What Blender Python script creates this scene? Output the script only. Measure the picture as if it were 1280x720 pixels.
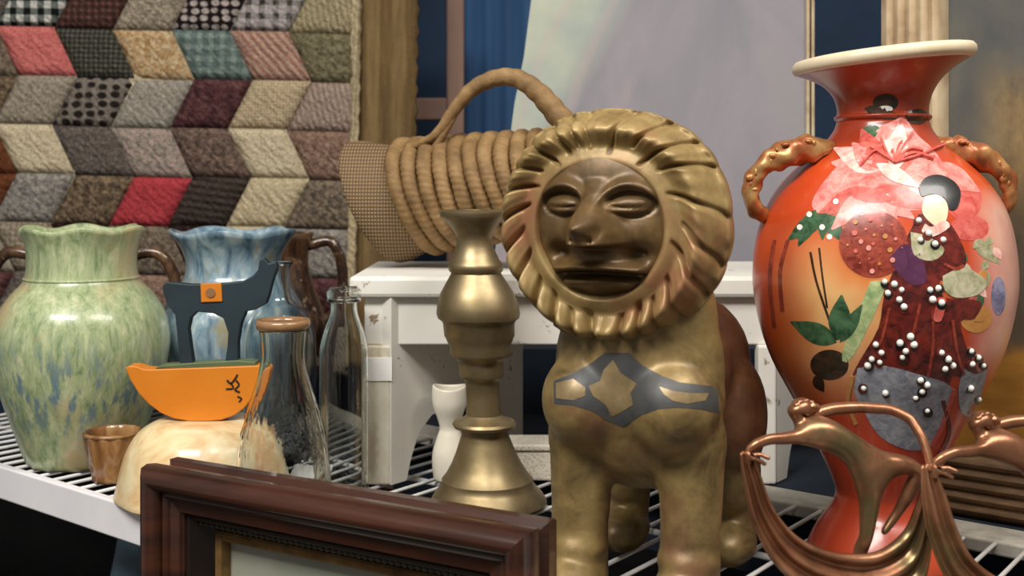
import bpy, bmesh, math, random
import numpy as np
from mathutils import Vector, Matrix, noise
from mathutils.bvhtree import BVHTree
from mathutils.geometry import delaunay_2d_cdt
random.seed(7)
for o in list(bpy.data.objects): bpy.data.objects.remove(o)
S = bpy.context.scene
C = S.collection
PI = math.pi
# ------------------------------------------------------------------ camera
CZ = 1.30; F = 1400.0; HY = 230.0          # eye height, focal length in px, horizon row
cd = bpy.data.cameras.new('camera'); cam = bpy.data.objects.new('camera', cd); C.objects.link(cam)
cam.location = (0, 0, CZ); cam.rotation_euler = (PI/2, 0, 0)
cd.sensor_width = 36; cd.lens = 36*F/1280; cd.shift_y = (HY-360)/1280
cd.clip_start = 0.05; cd.dof.use_dof = True; cd.dof.focus_distance = 0.92; cd.dof.aperture_fstop = 9
S.camera = cam
# ------------------------------------------------------------------ light
w = bpy.data.worlds.new('world'); S.world = w; w.use_nodes = True
w.node_tree.nodes['Background'].inputs[0].default_value = (1.0, 0.95, 0.89, 1)
w.node_tree.nodes['Background'].inputs[1].default_value = 0.22
def area(name, loc, target, sx, sy, power, col):
    l = bpy.data.lights.new(name, 'AREA'); l.shape = 'RECTANGLE'; l.size = sx; l.size_y = sy; l.energy = power; l.color = col
    o = bpy.data.objects.new(name, l); C.objects.link(o); o.location = loc
    o.rotation_euler = (Vector(target)-Vector(loc)).to_track_quat('-Z', 'Y').to_euler()
    return o
area('ceiling_light', (-0.75, -0.35, 2.75), (-0.75, -0.1, 0), 1.2, 0.5, 66, (1.0, 0.96, 0.90))
area('ceiling_light', (0.95, 0.15, 2.75), (0.9, 0.3, 0), 1.2, 0.5, 36, (1.0, 0.95, 0.88))
S.view_settings.view_transform = 'Standard'; S.view_settings.look = 'None'
S.view_settings.exposure = 0.0; S.view_settings.gamma = 1.0; S.view_settings.use_curve_mapping = False

# ------------------------------------------------------------------ helpers
def lin(c):
    if isinstance(c, str):
        c = [int(c[i:i+2], 16)/255 for i in (0, 2, 4)]
    return tuple((x/12.92 if x <= .04045 else ((x+.055)/1.055)**2.4) for x in c) + (1.0,)
def at(px, py, Y):
    return Vector(((px-640)*Y/F, Y, CZ+(HY-py)*Y/F))
TH = math.radians(38)
DV = Vector((math.cos(TH), -math.sin(TH), 0)); NV = Vector((math.sin(TH), math.cos(TH), 0))
def sn(s, n, z): v = DV*s + NV*n; return Vector((v.x, v.y, z))
SZ = 1.0                                       # shelf top

class NT:
    def __init__(s, name):
        s.m = bpy.data.materials.new(name); s.m.use_nodes = True
        s.t = s.m.node_tree; s.b = s.t.nodes['Principled BSDF']; s.co = None
    def n(s, typ, **kw):
        nd = s.t.nodes.new(typ)
        for k, v in kw.items():
            if k.startswith('_'): setattr(nd, k[1:], v)
        return nd
    def l(s, a, b): s.t.links.new(a, b)
    def coord(s, scale=(1, 1, 1), rot=(0, 0, 0), loc=(0, 0, 0)):
        tc = s.n('ShaderNodeTexCoord'); mp = s.n('ShaderNodeMapping')
        mp.inputs['Scale'].default_value = scale; mp.inputs['Rotation'].default_value = rot; mp.inputs['Location'].default_value = loc
        s.l(tc.outputs['Object'], mp.inputs['Vector']); return mp.outputs[0]
    def noise(s, scale, co, detail=4, rough=.55, dist=0):
        nd = s.n('ShaderNodeTexNoise'); nd.inputs['Scale'].default_value = scale; nd.inputs['Detail'].default_value = detail
        nd.inputs['Roughness'].default_value = rough; nd.inputs['Distortion'].default_value = dist; s.l(co, nd.inputs['Vector']); return nd.outputs['Fac']
    def vor(s, scale, co, feature='F1', rnd=1.0):
        nd = s.n('ShaderNodeTexVoronoi'); nd.feature = feature; nd.inputs['Scale'].default_value = scale
        nd.inputs['Randomness'].default_value = rnd; s.l(co, nd.inputs['Vector']); return nd.outputs['Distance']
    def wave(s, scale, co, axis='X', dist=0, dscale=1, typ='BANDS'):
        nd = s.n('ShaderNodeTexWave'); nd.wave_type = typ; nd.inputs['Scale'].default_value = scale
        if typ == 'BANDS': nd.bands_direction = axis
        nd.inputs['Distortion'].default_value = dist; nd.inputs['Detail Scale'].default_value = dscale; s.l(co, nd.inputs['Vector']); return nd.outputs['Fac']
    def ramp(s, fac, stops, interp='LINEAR'):
        r = s.n('ShaderNodeValToRGB'); r.color_ramp.interpolation = interp
        el = r.color_ramp.elements
        while len(el) < len(stops): el.new(.5)
        for e, (p, c) in zip(el, stops): e.position = p; e.color = lin(c) if not isinstance(c, float) else (c, c, c, 1)
        s.l(fac, r.inputs[0]); return r.outputs[0]
    def mix(s, fac, a, b, typ='MIX'):
        m = s.n('ShaderNodeMix'); m.data_type = 'RGBA'; m.blend_type = typ
        for sock, v in ((m.inputs[0], fac), (m.inputs[6], a), (m.inputs[7], b)):
            if isinstance(v, (int, float)): sock.default_value = v
            elif isinstance(v, (str, tuple, list)): sock.default_value = lin(v)
            else: s.l(v, sock)
        return m.outputs[2]
    def math(s, op, a, b=None):
        m = s.n('ShaderNodeMath'); m.operation = op
        for i, v in enumerate((a, b)):
            if v is None: continue
            if isinstance(v, (int, float)): m.inputs[i].default_value = v
            else: s.l(v, m.inputs[i])
        return m.outputs[0]
    def sep(s, co):
        x = s.n('ShaderNodeSeparateXYZ'); s.l(co, x.inputs[0]); return x.outputs
    def rng(s, v, a, b, c=0., d=1.):
        m = s.n('ShaderNodeMapRange'); s.l(v, m.inputs[0])
        for i, q in enumerate((a, b, c, d)): m.inputs[i+1].default_value = q
        return m.outputs[0]
    def bump(s, h, strength=.3, dist=.002):
        b = s.n('ShaderNodeBump'); b.inputs['Strength'].default_value = strength; b.inputs['Distance'].default_value = dist
        s.l(h, b.inputs['Height']); s.l(b.outputs[0], s.b.inputs['Normal'])
    def base(s, c):
        if isinstance(c, (str, tuple)): s.b.inputs['Base Color'].default_value = lin(c)
        else: s.l(c, s.b.inputs['Base Color'])
    def set(s, rough=.5, metal=0, coat=0, spec=None, trans=None, ior=None):
        s.b.inputs['Roughness'].default_value = rough; s.b.inputs['Metallic'].default_value = metal
        s.b.inputs['Coat Weight'].default_value = coat
        if coat: s.b.inputs['Coat Roughness'].default_value = .08
        if spec is not None: s.b.inputs['Specular IOR Level'].default_value = spec
        if trans is not None: s.b.inputs['Transmission Weight'].default_value = trans
        if ior: s.b.inputs['IOR'].default_value = ior
        return s.m
def simple(name, c1, c2=None, scale=20, rough=.5, metal=0, coat=0, stretch=(1, 1, 1), bump=.15, bd=.001, spec=None):
    t = NT(name); co = t.coord(stretch); f = t.noise(scale, co, 5, .6)
    t.base(t.ramp(f, [(.3, c1), (.7, c2 or c1)]))
    if bump: t.bump(t.noise(scale*3, co, 4), bump, bd)
    return t.set(rough, metal, coat, spec)

def mesh(name, verts, faces, smooth=True):
    me = bpy.data.meshes.new(name); me.from_pydata([tuple(v) for v in verts], [], [tuple(f) for f in faces]); me.update()
    bm = bmesh.new(); bm.from_mesh(me); bmesh.ops.recalc_face_normals(bm, faces=bm.faces); bm.to_mesh(me); bm.free()
    if smooth:
        me.polygons.foreach_set('use_smooth', [True]*len(me.polygons))
    return me
def origin_of(p):
    v = Vector((0, 0, 0))
    while p is not None: v = v + p.location; p = p.parent
    return v
def part(name, verts, faces, mat, parent=None, smooth=True, sharp=None):
    """verts in world space; the object keeps its parent's origin"""
    o0 = origin_of(parent)
    me = mesh(name, [Vector(v)-o0 for v in verts], faces, smooth)
    if sharp and smooth: me.set_sharp_from_angle(angle=math.radians(sharp))
    o = bpy.data.objects.new(name, me); C.objects.link(o); me.materials.append(mat); o.parent = parent
    return o
def tag(o, label, cat, group=None):
    o['label'] = label; o['category'] = cat
    if group: o['group'] = group
    return o
def thing(name, label, cat, loc=(0, 0, 0), group=None):
    o = bpy.data.objects.new(name, None); C.objects.link(o); o.location = loc; o.empty_display_size = .03
    return tag(o, label, cat, group)
def solo(name, label, cat, verts, faces, mat, base, smooth=True, sharp=None):
    me = mesh(name, [Vector(v)-Vector(base) for v in verts], faces, smooth)
    if sharp and smooth: me.set_sharp_from_angle(angle=math.radians(sharp))
    o = bpy.data.objects.new(name, me); C.objects.link(o); o.location = base; me.materials.append(mat)
    return tag(o, label, cat)
def struct(name, verts, faces, mat, label=None):
    o = part(name, verts, faces, mat, None, False); o['kind'] = 'structure'
    if label: o['label'] = label
    return o
def box(x0, x1, y0, y1, z0, z1):
    v = [Vector(p) for p in ((x0,y0,z0),(x1,y0,z0),(x1,y1,z0),(x0,y1,z0),(x0,y0,z1),(x1,y0,z1),(x1,y1,z1),(x0,y1,z1))]
    return v, [(0,3,2,1),(4,5,6,7),(0,1,5,4),(1,2,6,5),(2,3,7,6),(3,0,4,7)]
def obox(o, ax, ay, az):
    """oriented box from a corner and three edge vectors"""
    o, ax, ay, az = map(Vector, (o, ax, ay, az))
    v = [o, o+ax, o+ax+ay, o+ay]; v += [p+az for p in v]
    return v, [(0,3,2,1),(4,5,6,7),(0,1,5,4),(1,2,6,5),(2,3,7,6),(3,0,4,7)]
def bevel(o, wd=.003, seg=2):
    m = o.modifiers.new('bevel', 'BEVEL'); m.width = wd; m.segments = seg; m.limit_method = 'ANGLE'; return o
def prism(poly, z0, z1):
    n = len(poly); v = [Vector((p[0], p[1], z0)) for p in poly]+[Vector((p[0], p[1], z1)) for p in poly]
    return v, [tuple(range(n-1, -1, -1)), tuple(range(n, 2*n))]+[(i, (i+1) % n, n+(i+1) % n, n+i) for i in range(n)]
def slab(poly, off):
    """flat polygon (3-D points) given a thickness vector"""
    n = len(poly); v = [Vector(p) for p in poly]; v += [p+Vector(off) for p in v]
    return v, [tuple(range(n-1, -1, -1)), tuple(range(n, 2*n))]+[(i, (i+1) % n, n+(i+1) % n, n+i) for i in range(n)]
def cr(pts, k=6):
    """Catmull-Rom through tuples of any length"""
    P = [np.array(p, float) for p in pts]; P = [2*P[0]-P[1]]+P+[2*P[-1]-P[-2]]; out = []
    for i in range(1, len(P)-2):
        for j in range(k):
            t = j/k; a, b, c, d = P[i-1:i+3]
            out.append(.5*((2*b)+(-a+c)*t+(2*a-5*b+4*c-d)*t*t+(-a+3*b-3*c+d)*t**3))
    out.append(P[-2]); return out
def lathe(prof, c, seg=64, mod=None, cap=True, ax=None):
    """prof: (r, h) from bottom to top; mod(r, h, th)->(r, h)"""
    c = Vector(c); V = []; Fc = []
    if ax is None: ex, ey, ez = Vector((1,0,0)), Vector((0,1,0)), Vector((0,0,1))
    else:
        ez = Vector(ax).normalized(); ex = Vector((0,0,1)).cross(ez).normalized(); ey = ez.cross(ex)
    for r, h in prof:
        for i in range(seg):
            th = 2*PI*i/seg; rr, hh = (r, h) if mod is None else mod(r, h, th)
            V.append(c+ex*(rr*math.cos(th))+ey*(rr*math.sin(th))+ez*hh)
    n = len(prof)
    for j in range(n-1):
        for i in range(seg):
            a = j*seg+i; b = j*seg+(i+1) % seg; Fc.append((a, b, b+seg, a+seg))
    if cap:
        for j, rev in ((0, True), (n-1, False)):
            if prof[j][0] > 1e-6:
                V.append(c+ez*prof[j][1]); k = len(V)-1
                for i in range(seg): Fc.append((j*seg+(i+1) % seg, j*seg+i, k) if rev else (j*seg+i, j*seg+(i+1) % seg, k))
    return V, Fc
def vessel(outer, th, c, seg=64, mod=None, k=4):
    """hollow lathe: outer profile up, inner back down"""
    o = [(float(p[0]), float(p[1])) for p in cr(outer, k)]
    inn = [(max(r-th, .001), max(h, o[0][1]+th)) for r, h in reversed(o)]
    lip = [((o[-1][0]-th*.5), o[-1][1]+th*.35)]
    return lathe(o+lip+inn, c, seg, mod)
def tube(path, rad, seg=12, mod=None, closed=False):
    P = [Vector(p) for p in path]; n = len(P); V = []; Fc = []; up = Vector((0, 0, 1)); prev = None
    for i, p in enumerate(P):
        if closed: t = (P[(i+1) % n]-P[i-1]).normalized()
        else: t = (P[min(i+1, n-1)]-P[max(i-1, 0)]).normalized()
        if prev is None:
            a = up if abs(t.z) < .9 else Vector((1, 0, 0)); e1 = t.cross(a).normalized()
        else: e1 = (prev-t*prev.dot(t)).normalized()
        prev = e1; e2 = t.cross(e1); r = rad[i] if hasattr(rad, '__len__') else rad
        for j in range(seg):
            th = 2*PI*j/seg; q = r if mod is None else r*mod(i, th)
            V.append(p+e1*(q*math.cos(th))+e2*(q*math.sin(th)))
    for i in range(n if closed else n-1):
        for j in range(seg):
            a = i*seg+j; b = i*seg+(j+1) % seg; i2 = (i+1) % n
            Fc.append((a, b, i2*seg+(j+1) % seg, i2*seg+j))
    if not closed:
        V += [P[0], P[-1]]
        for j in range(seg):
            Fc.append((j, (j+1) % seg, len(V)-2)); Fc.append(((n-1)*seg+(j+1) % seg, (n-1)*seg+j, len(V)-1))
    return V, Fc
def blob(c, r, seg=16, rings=10, rot=None):
    V = []; Fc = []; c = Vector(c)
    for i in range(rings+1):
        ph = PI*i/rings
        for j in range(seg):
            th = 2*PI*j/seg; v = Vector((r[0]*math.sin(ph)*math.cos(th), r[1]*math.sin(ph)*math.sin(th), r[2]*math.cos(ph)))
            V.append(c+(rot @ v if rot else v))
    for i in range(rings):
        for j in range(seg):
            a = i*seg+j; b = i*seg+(j+1) % seg; Fc.append((a, b, b+seg, a+seg))
    return V, Fc
def join(*parts):
    V = []; Fc = []
    for v, f in parts:
        k = len(V); V += list(v); Fc += [tuple(i+k for i in q) for q in f]
    return V, Fc
def evaluated(V, Fc, mods):
    me = bpy.data.meshes.new('tmp'); me.from_pydata([tuple(v) for v in V], [], Fc); me.update()
    o = bpy.data.objects.new('tmp', me); C.objects.link(o)
    for typ, kw in mods:
        m = o.modifiers.new('m', typ)
        for k, v in kw.items(): setattr(m, k, v)
    dg = bpy.context.evaluated_depsgraph_get(); ev = o.evaluated_get(dg); m2 = ev.to_mesh()
    v2 = [v.co.copy() for v in m2.vertices]; f2 = [tuple(p.vertices) for p in m2.polygons]
    ev.to_mesh_clear(); bpy.data.objects.remove(o); bpy.data.meshes.remove(me); return v2, f2
def remesh(V, Fc, vox, smooth=6):
    return evaluated(V, Fc, [('REMESH', dict(mode='VOXEL', voxel_size=vox)), ('SMOOTH', dict(factor=.5, iterations=smooth))])
CAMV = Vector((0, 0, CZ))
def decal(poly, bvh, thick=.0006, step=5., off=.0003, dome=0.):
    """painted relief: photo-plane polygon wrapped onto a surface as a thin raised shape"""
    P = [Vector((float(p[0]), float(p[1]))) for p in poly]; n = len(P)
    xs = [p.x for p in P]; ys = [p.y for p in P]
    def inside(x, y):
        c = False
        for i in range(n):
            a, b = P[i], P[i-1]
            if (a.y > y) != (b.y > y) and x < (b.x-a.x)*(y-a.y)/(b.y-a.y)+a.x: c = not c
        return c
    def edged(x, y):
        q = Vector((x, y)); d = 1e9
        for i in range(n):
            a, b = P[i-1], P[i]; ab = b-a; t = max(0, min(1, (q-a).dot(ab)/max(ab.length_squared, 1e-9))); d = min(d, (a+ab*t-q).length)
        return d
    pts = []
    for i in range(n):
        a, b = P[i-1], P[i]; k = max(1, int((b-a).length/step))
        for j in range(k): pts.append(a.lerp(b, j/k))
    nb = len(pts)
    y = min(ys)+step*.5
    while y < max(ys):
        x = min(xs)+step*.5
        while x < max(xs):
            if inside(x, y) and edged(x, y) > step*.45: pts.append(Vector((x, y)))
            x += step
        y += step
    vc, ed, fc, *_ = delaunay_2d_cdt(pts, [], [list(range(nb))], 1, 1e-4)
    top = []; bot = []
    mw = max(max(xs)-min(xs), max(ys)-min(ys))*.25+1e-6
    for q in vc:
        d = Vector(((q.x-640)/F, 1, (HY-q.y)/F)).normalized()
        loc, nor, idx, dist = bvh.ray_cast(CAMV, d)
        if loc is None: loc, nor, idx, dist = bvh.find_nearest(CAMV+d*.9)
        if nor.dot(d) > 0: nor = -nor
        e = edged(q.x, q.y); bulge = dome*min(1, e/mw)
        top.append(loc+nor*(off+thick+bulge)); bot.append(loc-nor*.0005)
    N = len(vc); V = top+bot; Fc = [tuple(f) for f in fc]
    cnt = {}
    for f in fc:
        for i in range(len(f)):
            a, b = f[i], f[(i+1) % len(f)]; cnt[(a, b)] = cnt.get((a, b), 0)+1
    for (a, b) in list(cnt):
        if (b, a) not in cnt: Fc.append((b, a, a+N, b+N))
    return V, Fc
def circ(x, y, rx, ry=None, n=14, rot=0):
    ry = ry or rx; c, s = math.cos(rot), math.sin(rot)
    return [(x+rx*math.cos(2*PI*i/n)*c-ry*math.sin(2*PI*i/n)*s, y+rx*math.cos(2*PI*i/n)*s+ry*math.sin(2*PI*i/n)*c) for i in range(n)]
def leaf(x0, y0, x1, y1, wd, n=7, notch=0):
    a = Vector((x0, y0)); b = Vector((x1, y1)); t = (b-a); nrm = Vector((-t.y, t.x)).normalized(); L = []; R = []
    for i in range(n+1):
        u = i/n; h = wd*math.sin(PI*u**.8)*(1-notch*(i % 2))
        L.append(a+t*u+nrm*h); R.append(a+t*u-nrm*h)
    return [tuple(p) for p in L+R[-2:0:-1]]
def stroke(pts, wd):
    P = [Vector(p) for p in cr(pts, 4)]; L = []; R = []
    for i, p in enumerate(P):
        t = (P[min(i+1, len(P)-1)]-P[max(i-1, 0)]); nr = Vector((-t[1], t[0])).normalized()*wd/2
        L.append((p[0]+nr.x, p[1]+nr.y)); R.append((p[0]-nr.x, p[1]-nr.y))
    return L+R[::-1]

# ------------------------------------------------------------------ materials
M = {}
def glaze(name, stops, scale, stretch, extra=None, rough=.22, dist=.6):
    t = NT(name); co = t.coord(stretch); f = t.noise(scale, co, 6, .62, dist)
    c = t.ramp(f, stops)
    if extra:
        col, lo, hi, sc, st = extra; g = t.ramp(t.noise(sc, t.coord(st), 5, .6), [(lo, 0.0), (hi, 1.0)]); c = t.mix(g, c, col)
    t.base(c); t.bump(f, .25, .002); return t.set(rough, 0, .5)
t = NT('green_drip_glaze'); co = t.coord((1, 1, .28)); co2 = t.coord((1, 1, 1))
c = t.ramp(t.noise(90, co, 7, .8, .4), [(.33, '5f7558'), (.42, '8a9a70'), (.54, 'aab48a'), (.68, 'cbcba8')])
c = t.mix(t.ramp(t.noise(11, co2, 3), [(.52, 0.0), (.68, 1.0)]), c, 'b9a67c')
z = t.sep(co2)[2]; band = t.math('MULTIPLY', t.rng(z, .02, .07), t.rng(z, .15, .10))
c = t.mix(t.math('MULTIPLY', t.ramp(t.noise(110, t.coord((1, 1, .25)), 4, .65), [(.5, 0.0), (.6, 1.0)]), band), c, '6a8186')
t.base(c); t.bump(t.noise(60, co2, 4), .25, .0015); M['green'] = t.set(.3, 0, .25)
M['blue'] = glaze('blue_drip_glaze', [(.3, '3a4f5b'), (.43, '6c8798'), (.56, '92a9b4'), (.72, 'c3c8bd')], 55, (1, 1, .35), ('8f8a6a', .56, .66, 18, (1, 1, .6)))
M['brownpot'] = glaze('brown_glaze', [(.3, '1d120c'), (.5, '3f2a1c'), (.7, '7a5b40')], 45, (1, 1, .6), ('a08c72', .6, .68, 60, (1, 1, 1)))
M['cup'] = glaze('amber_brown_glaze', [(.3, '4a2a16'), (.5, '8a5f38'), (.7, 'b48c5c')], 40, (1, 1, .3))
t = NT('cream_marble'); co = t.coord(); c = t.ramp(t.noise(22, co, 6, .6, 1.2), [(.3, 'bb9163'), (.43, 'dcc08f'), (.58, 'ead9ae'), (.75, 'e9dcc0')])
c = t.mix(t.ramp(t.noise(14, co, 3, .5, .5), [(.55, 0.0), (.68, 1.0)]), c, 'd29a68'); t.base(c); t.bump(t.noise(30, co), .1, .001); M['marble'] = t.set(.3, 0, .3)
M['orange'] = simple('orange_paint', 'c97416', 'd27f20', 15, .45, bump=.08)
M['slate'] = simple('slate_paint', '17242a', '22333b', 20, .55)
M['olive'] = simple('olive_paint', '4a5a3a', '5f6c47', 20, .5)
M['ink'] = simple('black_ink', '0e0c0c', '171313', 20, .5, bump=0)
def glass(name, col, rough=.02, ior=1.47):
    t = NT(name); t.base(col); co = t.coord(); t.bump(t.noise(18, co, 2), .12, .003); return t.set(rough, 0, 0, None, 1.0, ior)
M['glass'] = glass('clear_glass', 'f2f4f2'); M['glass_b'] = glass('pale_blue_glass', 'eef4f5')
M['amber'] = simple('amber_rim', '7a5636', 'a07c58', 30, .25, coat=.4)
t = NT('brass'); co = t.coord(); f = t.noise(25, co, 5, .6)
t.base(t.ramp(f, [(.3, '766848'), (.55, '958463'), (.8, 'aa9a78')])); t.l(t.rng(f, .3, .8, .42, .3), t.b.inputs['Roughness']); t.bump(t.noise(120, co, 3), .06, .0006)
M['brass'] = t.set(.34, .85); t.l(t.rng(f, .3, .8, .52, .38), t.b.inputs['Roughness'])
def gilt(name, stops, rough, metal, red=None):
    t = NT(name); co = t.coord(); f = t.noise(28, co, 7, .65, .4); c = t.ramp(f, stops)
    if red:
        g = t.ramp(t.noise(16, t.coord(loc=(3, 1, 2)), 5, .6), [(red[1], 0.0), (red[2], 1.0)]); c = t.mix(g, c, red[0])
    t.base(c); t.bump(t.noise(90, t.coord((1, 1, .5)), 5), .25, .0012); return t.set(rough, metal)
M['lion'] = gilt('worn_gilt_wood', [(.25, '4a3d2a'), (.45, '7a6847'), (.62, '968260'), (.8, 'b09c78')], .4, .3, ('75523a', .6, .75))
M['mane'] = gilt('mane_gilt_wood', [(.28, '5e4a2c'), (.45, '8b7347'), (.6, 'a58c5c'), (.78, 'bea674')], .46, .2, ('98694a', .5, .68))
M['face'] = gilt('dark_bronze_face', [(.28, '3c2d18'), (.5, '614b2d'), (.72, '83663a')], .42, .25)
t = NT('lion_body_gilt'); co = t.coord(); xyz = t.sep(co); f = t.noise(28, co, 7, .65, .4)
c = t.ramp(f, [(.3, '43361f'), (.45, '77633d'), (.6, '937c4e'), (.75, 'b09765')])
c = t.mix(t.ramp(t.noise(16, t.coord(loc=(3, 1, 2)), 5, .6), [(.58, 0.0), (.74, 1.0)]), c, '75523a')
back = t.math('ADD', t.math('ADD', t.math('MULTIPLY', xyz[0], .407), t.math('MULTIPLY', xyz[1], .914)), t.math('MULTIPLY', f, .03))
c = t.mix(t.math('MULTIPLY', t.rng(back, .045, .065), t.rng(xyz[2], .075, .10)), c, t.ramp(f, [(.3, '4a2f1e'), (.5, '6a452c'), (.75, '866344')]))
t.base(c); t.bump(t.noise(90, t.coord((1, 1, .5)), 5), .25, .0012); M['lionbody'] = t.set(.44, .25)
M['harness'] = simple('slate_harness_paint', '34373a', '4b4a48', 40, .5, .1)
M['flank'] = gilt('reddish_wood', [(.3, '4a2c18'), (.5, '6e4425'), (.75, '8b6238')], .45, .15)
M['copper'] = gilt('copper_patina', [(.25, '5e3a26'), (.5, '95664a'), (.75, 'b98a68')], .3, .7, ('6d6040', .58, .7))
def rope(name, a, b, c, sc=240):
    t = NT(name); co = t.coord(); f = t.noise(35, co, 5, .6); col = t.ramp(f, [(.25, a), (.5, b), (.75, c)])
    t.base(col); t.bump(t.noise(sc, co, 3), .5, .0015); return t.set(.7)
M['rope'] = rope('wicker', '5c4429', '86683f', 'a5855a')
t = NT('fine_weave'); co = t.coord(); wv = t.math('MULTIPLY', t.wave(95, co, 'X'), t.wave(80, co, 'Z'))
t.base(t.ramp(wv, [(.0, '5a4630'), (.5, '8d7350'), (1., 'b09268')])); t.bump(wv, .6, .002); M['weave'] = t.set(.75)
t = NT('chipped_white_paint'); co = t.coord(); chip = t.ramp(t.noise(38, co, 7, .72, .4), [(.62, 0.0), (.66, 1.0)])
t.base(t.mix(chip, t.ramp(t.noise(8, co), [(.3, 'd9d5cc'), (.7, 'ebe8e0')]), '8d7a60')); t.bump(chip, -.4, .001); M['white'] = t.set(.55)
t = NT('worn_cream_paint'); co = t.coord((1, 1, .4)); t.base(t.ramp(t.noise(45, co, 6, .65), [(.35, 'b3a387'), (.5, 'cdc4ae'), (.7, 'dedacd')])); M['worn'] = t.set(.6)
M['board'] = simple('white_shelf_board', 'e4e2e6', 'efedf0', 12, .5, bump=.05)
M['wire'] = simple('white_wire_coating', 'd8d8d6', 'e6e6e4', 40, .4, bump=0)
M['rail'] = simple('dusty_grey_board', '8f8b82', 'b4afa2', 60, .7, stretch=(1, 1, 1))
M['card'] = simple('white_card', 'e6e4e0', 'f0eeea', 20, .8, bump=0)
M['ceramic'] = simple('cream_ceramic', 'e3dcc9', 'efe9da', 30, .35, coat=.3, bump=.05)
t = NT('mahogany'); co = t.coord((1, 1, 1)); f = t.noise(9, t.coord((1, 1, 9)), 5, .55, .3)
t.base(t.ramp(f, [(.25, '24130c'), (.5, '3c2015'), (.75, '502a1b')])); t.bump(f, .1, .001); M['mahog'] = t.set(.28, 0, .45)
M['ebony'] = simple('ebonised_wood', '120d0a', '241812', 30, .35, coat=.3)
M['oldgold'] = simple('dull_gold_slip', '5e4522', '937244', 50, .45, .3)
M['print'] = simple('grey_green_print', '8f9384', 'a3a596', 9, .6, bump=.03)
M['navycloth'] = simple('navy_cloth', '0b1622', '122234', 40, .9, bump=.3)
M['black'] = simple('shade_black', '060607', '0c0b0c', 40, .95, bump=.2, spec=.15)  # near-black colour that stands in for shade under the shelf
M['bench'] = simple('dark_bench_wood', '2b1c12', '3d2a1c', 14, .6)
M['slateblue'] = simple('slate_blue_glaze', '2f4653', '3c5563', 15, .4)
t = NT('navy_wall_paint'); co = t.coord(); t.base(t.ramp(t.noise(6, co, 4), [(.3, '12263c'), (.7, '1a3350')])); M['navy'] = t.set(.85)
t = NT('blue_panel'); co = t.coord((1, 1, .1)); t.base(t.ramp(t.noise(14, co, 4), [(.3, '1f3f63'), (.7, '2c5580')])); M['bluep'] = t.set(.8)
M['easel'] = simple('pinkish_brown_wood', '6e5346', '8d6e5f', 20, .6, stretch=(1, 1, .15))
M['floor'] = simple('dark_floor', '1c1a18', '2a2724', 6, .7)
t = NT('striped_sacking'); co = t.coord(); f = t.noise(26, t.coord((3, 1, .35)), 6, .65)
t.base(t.mix(t.ramp(t.wave(8, co, 'X', 1.2, 1.2), [(.3, 0.0), (.7, 1.0)]), t.ramp(f, [(.3, '54432c'), (.7, '77603f')]), t.ramp(f, [(.3, '65523a'), (.7, '88714b')])))
t.bump(t.noise(180, co, 3), .5, .002); M['burlap'] = t.set(.95, 0, 0, .1)
# canvas painting
t = NT('pale_draped_canvas'); co = t.coord(); xyz = t.sep(co)
f = t.noise(7, t.coord((1, 1, .5), rot=(0, .5, 0)), 6, .62, .6)
c = t.ramp(f, [(.25, '7e7d85'), (.45, '8d8a91'), (.6, '989198'), (.8, '93978f')])
left = t.rng(t.math('ADD', xyz[0], t.math('MULTIPLY', xyz[2], -.54)), -.28, -.33)
c = t.mix(left, c, t.ramp(t.noise(9, co, 5), [(.3, '98a4a0'), (.7, 'bbbfab')]))
streak = t.math('MULTIPLY', t.ramp(t.wave(5.2, t.coord((1, 1, 1), rot=(0, -.42, 0), loc=(.03, 0, 0)), 'X', 3.0, .8), [(.8, 0.0), (.97, 1.0)]), t.rng(xyz[0], .0, -.08))
c = t.mix(t.math('MULTIPLY', streak, .22), c, 'c2a3a6'); t.base(c); t.bump(t.noise(60, co, 4), .15, .002); M['canvas'] = t.set(.7)
# landscape painting: object x runs along the picture, z up
t = NT('mountain_landscape'); co = t.coord(); xyz = t.sep(t.coord())
f = t.noise(9, co, 6, .65, .8); fz = t.math('ADD', xyz[2], t.math('MULTIPLY', f, .10))
c = t.ramp(f, [(.25, '42464b'), (.5, '545450'), (.75, '6a665c')])
c = t.mix(t.math('MULTIPLY', t.rng(fz, .47, .43), t.rng(xyz[0], .075, .11)), c, t.ramp(t.noise(24, t.coord((1, 1, .5)), 6, .7), [(.3, '5a4c3c'), (.5, '8a744e'), (.75, 'ac9668')]))
c = t.mix(t.rng(fz, .36, .30), c, t.ramp(t.noise(16, co, 5), [(.3, '4d463c'), (.6, '6d6250'), (.8, 'b5ad9a')]))
c = t.mix(t.rng(fz, .205, .19), c, t.ramp(t.noise(20, t.coord((1, 1, 3)), 5), [(.3, '9a6c2c'), (.7, 'c08d40')])); t.base(c); M['landscape'] = t.set(.45)
t = NT('beige_fluted_moulding'); co = t.coord((1, 1, 1)); t.base(t.ramp(t.noise(30, co, 5), [(.3, 'a58b6c'), (.5, 'c3ad8c'), (.75, 'd6c6a8')])); M['moulding'] = t.set(.5)
M['brownrail'] = simple('brown_bottom_rail', '4f3a26', '7d6243', 40, .5, stretch=(1, 1, 4))
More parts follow.
